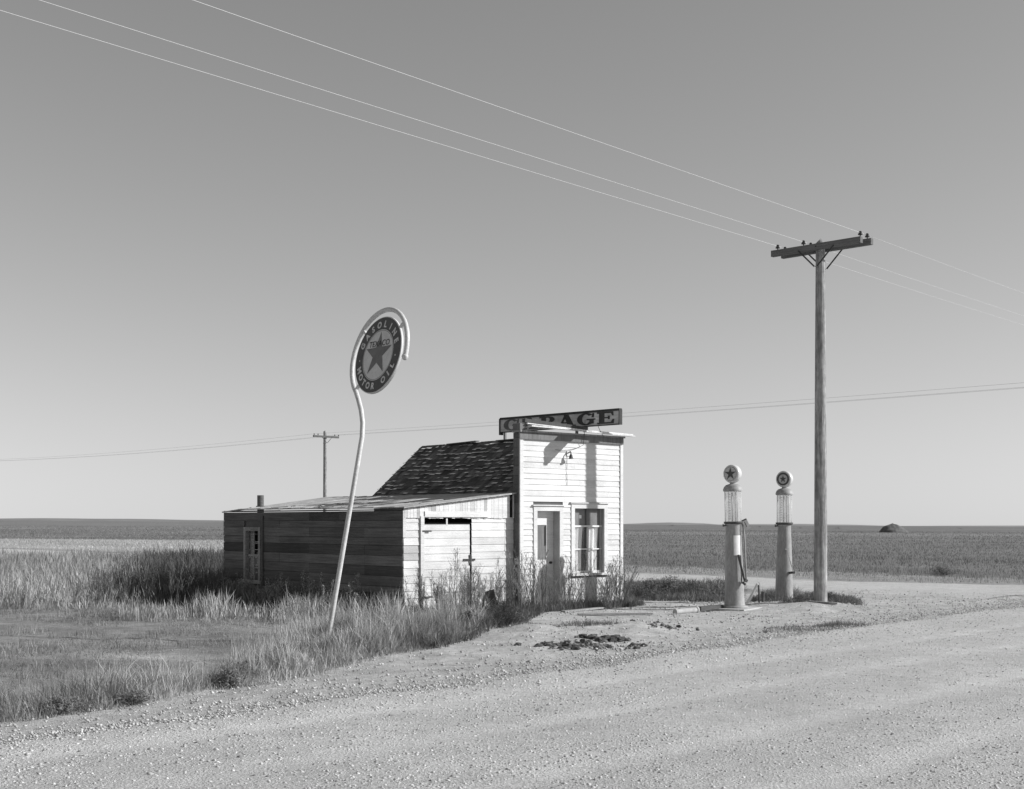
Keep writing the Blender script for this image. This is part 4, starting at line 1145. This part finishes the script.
# 3 trodden patch
p3 = G((-170, 700), (200, 676), (330, 646), (330, 611), (-170, 607))
blades('short_grass', [p for p in poly_area_pts(p3, 46000) if nz(p[0], p[1], 0.9, 31) + 0.4*nz(p[0], p[1], 3.2, 8) < 0.12], lambda x, y: max(0.0, 0.05+0.06*nz(x, y, 0.8, 2)+0.05*nz(x, y, 3, 2)), lambda P: np.array([0.24*(1+0.5*nz(x, y, 0.7, 5)+0.35*nz(x, y, 3.5, 1)) for x, y in P]), 0.008, 0.9, 2, label='short matted grass on the flat left of the leaning sign')
blades('short_grass', [p for p in poly_area_pts(p3, 18000) if nz(p[0], p[1], 1.1, 12) + 0.5*nz(p[0], p[1], 4.0, 2) > 0.16], lambda x, y: 0.15+0.08*nz(x, y, 0.8, 2), lambda P: np.array([0.28*(1+0.6*nz(x, y, 0.9, 5)) for x, y in P]), 0.007, 0.7, 2, label='scattered tufts on the trodden flat left of the leaning sign')
# 4 roadside band
def near_sign(x, y): return 1 - 0.75*math.exp(-((x-sbx)**2 + (y-sby+0.25)**2)/0.16)
def band_h(x, y):
    u, v = uv(x, y); d = v-grass_v(u)
    return near_sign(x, y)*(1-0.62*sm(20.3, 23.0, y))*max(0.0, (0.30+0.26*nz(x, y, 0.9, 4)+0.22*nz(x, y, 2.8, 2))*sm(-0.15, 0.7, d+0.25*nz(x, y, 1.5, 8))*(1-0.35*sm(4.2, 2.0, u-3)))
p4 = G((-170, 752), (40, 722), (140, 706), (225, 692), (330, 672), (420, 654), (470, 640), (500, 626), (470, 618), (400, 622), (335, 632), (300, 652), (200, 674), (40, 690), (-170, 694))
blades('roadside_grass', poly_area_pts(p4, 52000), band_h, lambda P: np.array([0.27*(1+0.6*nz(x, y, 0.7, 3)+0.45*nz(x, y, 2.6, 6)) for x, y in P]), 0.008, 0.5, 3, label='dry grass along the gravel edge around the leaning sign')
p4b = G((225, 690), (330, 670), (430, 652), (490, 622), (400, 612), (300, 622), (230, 655))
blades('roadside_grass', poly_area_pts(p4b, 9000), lambda x, y: band_h(x, y)*1.0, tnoise(0.42, 0.4, 1.3, 9), 0.007, 0.25, 3, label='taller pale grass at the foot of the leaning sign')
blades('pale_grass', [p for p in poly_area_pts(p4, 16000) if nz(p[0], p[1], 0.8, 21) > 0.05], lambda x, y: band_h(x, y)*1.5+0.04, tnoise(0.52, 0.3, 1.3, 9), 0.006, 0.45, 3, label='pale dead grass stalks in the roadside band')
# 5 dark low growth before the shed front
p5 = G((395, 640), (440, 650), (520, 628), (545, 612), (520, 604), (395, 612))
blades('undergrowth', poly_area_pts(p5, 12000), lambda x, y: 0.20+0.14*nz(x, y, 1.3, 5), tnoise(0.13, 0.5, 1.4, 2), 0.012, 0.6, 3, label='dark low undergrowth before the shed front')
# 6 growth at the foot of the facade and beyond its corner
pf = [loc2w(-0.2, -0.05), loc2w(W+0.3, -0.05), loc2w(W+0.2, -0.55), loc2w(-0.2, -0.7)]
blades('undergrowth', poly_area_pts(pf, 4200), lambda x, y: 0.20+0.12*nz(x, y, 2.3, 5), tnoise(0.17, 0.5, 2.4, 2), 0.010, 0.6, 3, label='low dry growth at the foot of the white facade')
# 7 weeds round the pumps and the pole
p7 = G((600, 600), (735, 603), (735, 586), (626, 582))
blades('low_weeds', poly_area_pts(p7, 11000), lambda x, y: max(0, 0.20+0.22*nz(x, y, 0.8, 5)), tnoise(0.17, 0.5, 0.9, 2), 0.016, 0.6, 3, label='dark low weeds behind the nearer pump')
p7b = G((748, 603), (790, 609), (868, 606), (850, 598), (770, 592))
blades('low_weeds', poly_area_pts(p7b, 5200), lambda x, y: max(0, 0.17+0.16*nz(x, y, 1.3, 5)), tnoise(0.17, 0.5, 1.3, 2), 0.012, 0.7, 3, label='low weeds round the utility pole foot')
p7c = G((762, 634), (830, 634), (880, 626), (850, 624), (770, 628))
blades('low_weeds', poly_area_pts(p7c, 2600), lambda x, y: max(0, 0.07+0.13*nz(x, y, 1.5, 3)), tnoise(0.2, 0.4, 1.3, 2), 0.010, 0.7, 2, label='low sparse weeds on the dirt before the pumps')
p7d = G((500, 636), (560, 637), (622, 628), (590, 622), (505, 628))
blades('low_weeds', poly_area_pts(p7d, 3000), lambda x, y: max(0, 0.04+0.16*nz(x, y, 1.2, 6)), tnoise(0.2, 0.4, 1.3, 2), 0.010, 0.7, 2, label='sparse weeds on the spoil before the facade')
# 8 open fields, thinner and coarser with distance
pts = []
while len(pts) < 170000:
    th = random.uniform(-0.62, 0.62); Y = 40*math.exp(random.random()**1.15*2.3)
    x = math.tan(th)*Y; u, v = uv(x, Y)
    if u < 38.2 + 0.5*nz(x, Y, 0.5, 2): continue
    if v < edge_v(u)+1: continue
    pts.append((x, Y))
def ftone(P):
    out = []
    for x, y in P:
        u, v = uv(x, y)
        k = sm(-8, 4, x/y*60)
        right = 0.205 if u > 43 else 0.205 + 0.13*(43-u)/5
        left = 0.50 if y < 120 else 0.24
        out.append((left*(1-k)+right*k)*(1+0.35*nz(x, y, 0.12, 3)+0.2*nz(x, y, 0.8, 1)+0.45*mnoise.noise((x*0.012, y*0.11, 4.0))))
    return np.array(out)
blades('field_grass', pts, lambda x, y: (0.17+0.07*nz(x, y, 0.25, 5)+0.05*nz(x, y, 1.5, 2))*(0.7 if uv(x, y)[0] < 43 else 1.0), ftone, lambda x, y: 0.00030*y + 0.003, 0.5, 2, label='dry standing stubble of the open field behind the pumps')

# ------------------------------------------------------------------ single weeds
def stalk_mesh(h, nbr, leafy, seedy, spread, tone):
    mb = MB()
    def tw(a, b, r):
        mid = a.lerp(b, 0.5) + Vector((random.uniform(-1, 1), random.uniform(-1, 1), 0))*(b-a).length*0.06
        mb.tube([a, mid, b], [r, r*0.8, r*0.45], 3, tone*rt(0.8, 1.2), cap=False)
        return [a.lerp(b, t) for t in (0.3, 0.5, 0.65, 0.8, 0.92, 1.0)]
    def leaf(p, s_):
        d = Vector((random.gauss(0, 1), random.gauss(0, 1), random.gauss(0.2, 0.8))).normalized()*s_
        n_ = d.orthogonal().normalized()*s_*0.28
        mb.add([p, p+d*0.5+n_, p+d, p+d*0.5-n_], [(0, 1, 2, 3)], tone*rt(0.5, 1.5))
    ns = random.randint(2, 4)
    for s_ in range(ns):
        a = random.uniform(0, 6.28); l = random.uniform(0.05, spread)
        top = Vector((math.cos(a)*l*h, math.sin(a)*l*h, h*random.uniform(0.65, 1.0)))
        st = tw(Vector((random.gauss(0, 0.02), random.gauss(0, 0.02), -0.04)), top, 0.0065)
        for k in range(nbr):
            t = random.uniform(0.25, 0.97); p = Vector((0, 0, 0)).lerp(top, t)
            b = random.uniform(0, 6.28); bl = h*random.uniform(0.10, 0.30)*(1.25-t)
            e = p + Vector((math.cos(b)*bl*0.6, math.sin(b)*bl*0.6, bl))
            pp = tw(p, e, 0.0034)
            for q_ in pp:
                for _ in range(leafy): leaf(q_ + Vector((random.gauss(0, 0.012), random.gauss(0, 0.012), random.gauss(0, 0.012))), random.uniform(0.02, 0.05))
            if seedy:
                for _ in range(seedy): leaf(e + Vector((random.gauss(0, 0.015), random.gauss(0, 0.015), random.gauss(0, 0.02))), random.uniform(0.012, 0.026))
    return mb
def bush_mesh(w_, h, n, tone):
    mb = MB()
    for k in range(n):
        a = random.uniform(0, 6.28); e = random.uniform(0.15, 1.5); r = random.random()**0.4
        wob = 1 + 0.35*mnoise.noise((math.cos(a)*1.8+w_*9, math.sin(a)*1.8, e*2))
        p = Vector((math.cos(a)*math.cos(e)*w_*r*wob, math.sin(a)*math.cos(e)*w_*r*wob, math.sin(e)*h*r*wob))
        s_ = random.uniform(0.02, 0.07); d = Vector((random.gauss(0, 1), random.gauss(0, 1), random.gauss(0.5, 0.8))).normalized()*s_
        n_ = d.orthogonal().normalized()*s_*0.13
        mb.add([p-n_, p+n_, p+d], [(0, 1, 2)], tone*rt(0.5, 1.5))
        if k % 14 == 0: mb.tube([Vector((0, 0, -0.03)), p*0.6 + Vector((0, 0, 0.02)), p], [0.005, 0.004, 0.002], 4, tone*0.8, cap=False)
    return mb
protos = []
def proto(name, mb):
    o = mb.build(name, M['weed']); o.location = (0, 0, 0); return o
def scatter(protos, spots, label, cat, group):
    used = set()
    for k, (x, y, s_) in enumerate(spots):
        pr = protos[k % len(protos)]
        o = pr if id(pr) not in used else pr.copy()
        if id(pr) in used: COL.objects.link(o)
        used.add(id(pr))
        o.location = (x, y, gz(x, y)); o.rotation_euler = (0, 0, random.uniform(0, 6.28)); o.scale = (s_, s_, s_*random.uniform(0.85, 1.15))
        setp(o, label, cat, group)
tall = [proto('dead_weed', stalk_mesh(1.0, random.randint(10, 16), 0, 2, 0.45, 0.27)) for _ in range(8)]
spots = []
for k in range(50):
    lx_ = random.uniform(0.02, W+0.05); spots.append((*loc2w(lx_, -random.uniform(0.12, 0.55)), (0.35 + 0.95*random.random()**1.0)*(1.05 if lx_ > 2.2 else 1.0)))
scatter(tall, spots, 'dead branching weed standing before the white facade wall', 'weed', 'dead weeds before the facade')
tall2 = [proto('dead_weed', stalk_mesh(1.0, random.randint(16, 24), 0, 3, 0.22, 0.23)) for _ in range(6)]
spots = [(*loc2w(sx(503), -0.18), 1.65), (*loc2w(sx(497), -0.25), 0.95), (*loc2w(sx(466), -0.15), 1.0), (*loc2w(sx(455), -0.2), 0.85), (*loc2w(sx(428), -0.1), 0.75), (*loc2w(sx(432), -0.25), 0.6), (*loc2w(sx(480), -0.3), 0.6), (*loc2w(sx(410), -0.2), 0.55), (*loc2w(sx(512), -0.3), 0.8)]
for k in range(17): spots.append((*loc2w(random.uniform(-SW, -0.1), -random.uniform(0.0, 0.7)), random.uniform(0.45, 1.15)))
scatter(tall2, spots, 'dead branching weed standing before the pale shed front', 'weed', 'dead weeds before the shed front')
seed = [proto('seed_stalk', stalk_mesh(0.75, random.randint(8, 12), 1, 4, 0.35, 0.27)) for _ in range(6)]
spots = []
for k in range(46):
    t = random.random(); spots.append((*loc2w(-SW-random.uniform(0.3, 1.7), SY-0.3+t*(SD+0.5)), random.uniform(0.6, 1.1)))
scatter(seed, spots, 'dry seed stalk standing before the dark shed wall', 'weed', 'seed stalks before the dark shed wall')
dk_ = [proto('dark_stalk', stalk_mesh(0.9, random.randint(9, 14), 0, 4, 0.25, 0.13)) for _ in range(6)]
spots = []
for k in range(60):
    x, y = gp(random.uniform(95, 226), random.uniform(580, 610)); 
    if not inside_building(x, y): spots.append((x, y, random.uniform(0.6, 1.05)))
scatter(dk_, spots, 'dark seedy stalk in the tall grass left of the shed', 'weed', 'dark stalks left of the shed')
bushes = [proto('low_bush', bush_mesh(random.uniform(0.25, 0.4), random.uniform(0.25, 0.4), 700, 0.12)) for _ in range(5)]
spots = []
for k in range(16):
    x, y = gp(random.uniform(425, 520), random.uniform(612, 636)); spots.append((x, y, random.uniform(0.6, 1.1)))
scatter(bushes, spots, 'dark low bush in the growth before the shed front', 'bush', 'low bushes before the shed front')
b2 = [proto('low_bush', bush_mesh(random.uniform(0.3, 0.45), random.uniform(0.25, 0.4), 700, 0.13)) for _ in range(4)]
spots = []
for k in range(24):
    x, y = gp(random.uniform(628, 735), random.uniform(589, 601)); spots.append((x, y, random.uniform(0.7, 1.2)))
scatter(b2, spots, 'dark low bush behind the nearer fuel pump', 'bush', 'low bushes behind the nearer pump')
b3 = [proto('low_bush', bush_mesh(random.uniform(0.25, 0.4), random.uniform(0.2, 0.35), 600, 0.15)) for _ in range(3)]
spots = []
for px in (772, 780, 793, 800, 806, 813, 829, 836, 845, 856, 764):
    x, y = gp(px, random.uniform(600, 607)); spots.append((x, y, random.uniform(0.5, 1.0)))
scatter(b3, spots, 'dry low bush round the utility pole and the pump standing in weeds', 'bush', 'low bushes round the pole')
b4 = [proto('low_bush', bush_mesh(random.uniform(0.22, 0.42), random.uniform(0.16, 0.26), 800, 0.17)) for _ in range(4)]
spots = []
for k in range(9):
    px = random.uniform(-60, 330); lo = np.interp(px, [-60, 40, 140, 225, 330], [735, 715, 700, 686, 664])
    x, y = gp(px, lo - random.uniform(3, 24)); spots.append((x, y, random.uniform(0.5, 1.0)))
scatter(b4, spots, 'dark low bush in the roadside grass left of the leaning sign', 'bush', 'low bushes in the roadside grass')
fb = bush_mesh(0.75, 0.42, 1500, 0.09).build('low_bush', M['weed']); x, y = gp(941, 575); fb.location = (x, y, gz(x, y)); fb.scale = (1.0, 0.8, 0.8)
setp(fb, 'dark clump of brush beside the dirt road at far right', 'bush')
# trees and brush on the skyline
far_ = [(800, 700, 1.5), (838, 620, 1.9), (822, 900, 2.0), (960, 800, 1.7), (760, 900, 1.8), (672, 1200, 2.4)]
for (px, Y, h), lab in zip(far_, ['tiny dark brush on the skyline just right of the second pump', 'tiny dark brush on the skyline just right of the utility pole', 'tiny dark brush on the skyline hidden partly by the utility pole', 'tiny dark brush on the skyline at far right', 'tiny dark brush on the skyline between the two pumps', 'tiny dark brush on the skyline left of the nearer pump']):
    x = (px-CX)/F*Y
    o = bush_mesh(1.0, 0.6, 500, 0.10); o.v = [(a_*h*1.6, b_*h, c_*h) for a_, b_, c_ in o.v]
    o = o.build('skyline_brush', M['weed']); o.location = (x, Y, gz(x, Y)-0.1); setp(o, lab, 'brush')

# ------------------------------------------------------------------ loose stones on the road
def stones(name, pts, smin, smax, label):
    n = len(pts); P = np.array(pts); Z = np.array([gz(x, y)+0.012 for x, y in pts])
    s_ = smin + (smax-smin)*rng.random(n)**3.6
    oc = np.array([(1,0,0),(-1,0,0),(0,1,0),(0,-1,0),(0,0,1),(0,0,-1),(0.6,0.6,0.55),(-0.6,-0.6,0.5)], float)
    base = oc[:6]
    jit = rng.uniform(0.6, 1.35, (n, 6, 1)); Vv = base[None]*jit + rng.uniform(-0.3, 0.3, (n, 6, 3))
    a = rng.uniform(0, 6.28, n); ca, sa = np.cos(a)[:, None], np.sin(a)[:, None]
    X = Vv[:,:,0]*ca - Vv[:,:,1]*sa; Yv = Vv[:,:,0]*sa + Vv[:,:,1]*ca
    Vv = np.stack([X, Yv*rng.uniform(0.6, 1.1, (n, 1)), Vv[:,:,2]*0.65], 2)*s_[:, None, None]
    Vv += np.stack([P[:,0], P[:,1], Z + s_*0.2], 1)[:, None, :]
    f = np.array([(0,2,4),(2,1,4),(1,3,4),(3,0,4),(2,0,5),(1,2,5),(3,1,5),(0,3,5)])
    Fc = (f[None] + (np.arange(n)*6)[:, None, None]).reshape(-1, 3)
    tn = np.repeat(rng.choice([0.4, 0.7, 0.85, 0.98, 1.08, 1.2], n, p=[.10,.18,.25,.25,.13,.09]), 6)
    return setp(mesh_np(name, Vv.reshape(-1, 3), [Fc], M['stone'], tn), label, 'gravel', None, 'stuff')
pts = []
while len(pts) < 34000:                        # windrow along the road edge
    u = random.uniform(-2, 34); e = edge_v(u); v = e - 0.35 + random.gauss(0, 0.85) + 0.3*mnoise.noise((u*0.5, 1, 1))
    if random.random() < 0.25: v = e - random.uniform(-0.2, 3.0)
    pts.append((RU.x*u+RV.x*v, RU.y*u+RV.y*v))
stones('loose_gravel', pts, 0.005, 0.024, 'coarse loose gravel heaped along the road edge')
pts = []
while len(pts) < 75000:                        # over the road
    th = random.uniform(-0.5, 0.5); Y = 8.5*math.exp(random.random()*1.35); x = math.tan(th)*Y
    u, v = uv(x, Y); d = edge_v(u)-v
    if d < 0 : continue
    if random.random() < 0.82*min(1, tracks(u, v)) or random.random() > 0.55 + 0.9*nz(x, Y, 0.5, 14): continue
    pts.append((x, Y))
stones('road_gravel', pts, 0.005, 0.019, 'loose gravel scattered over the road')
pts = []
while len(pts) < 8000:
    u = random.uniform(8, 33); v = edge_v(u) + random.uniform(0, 6.0); pts.append((RU.x*u+RV.x*v, RU.y*u+RV.y*v))
pts = [p for p in pts if not inside_building(*p) and (uv(*p)[0] > 13 or uv(*p)[1] < grass_v(uv(*p)[0])+0.2)]
stones('yard_gravel', pts, 0.006, 0.028, 'pebbles scattered over the dirt yard before the facade')

# protos that were never placed would sit at the origin: none remain
for o in list(SC.objects):
    if o.type == 'MESH' and o.parent is None and 'label' not in o and 'kind' not in o:
        print('UNLABELLED', o.name)
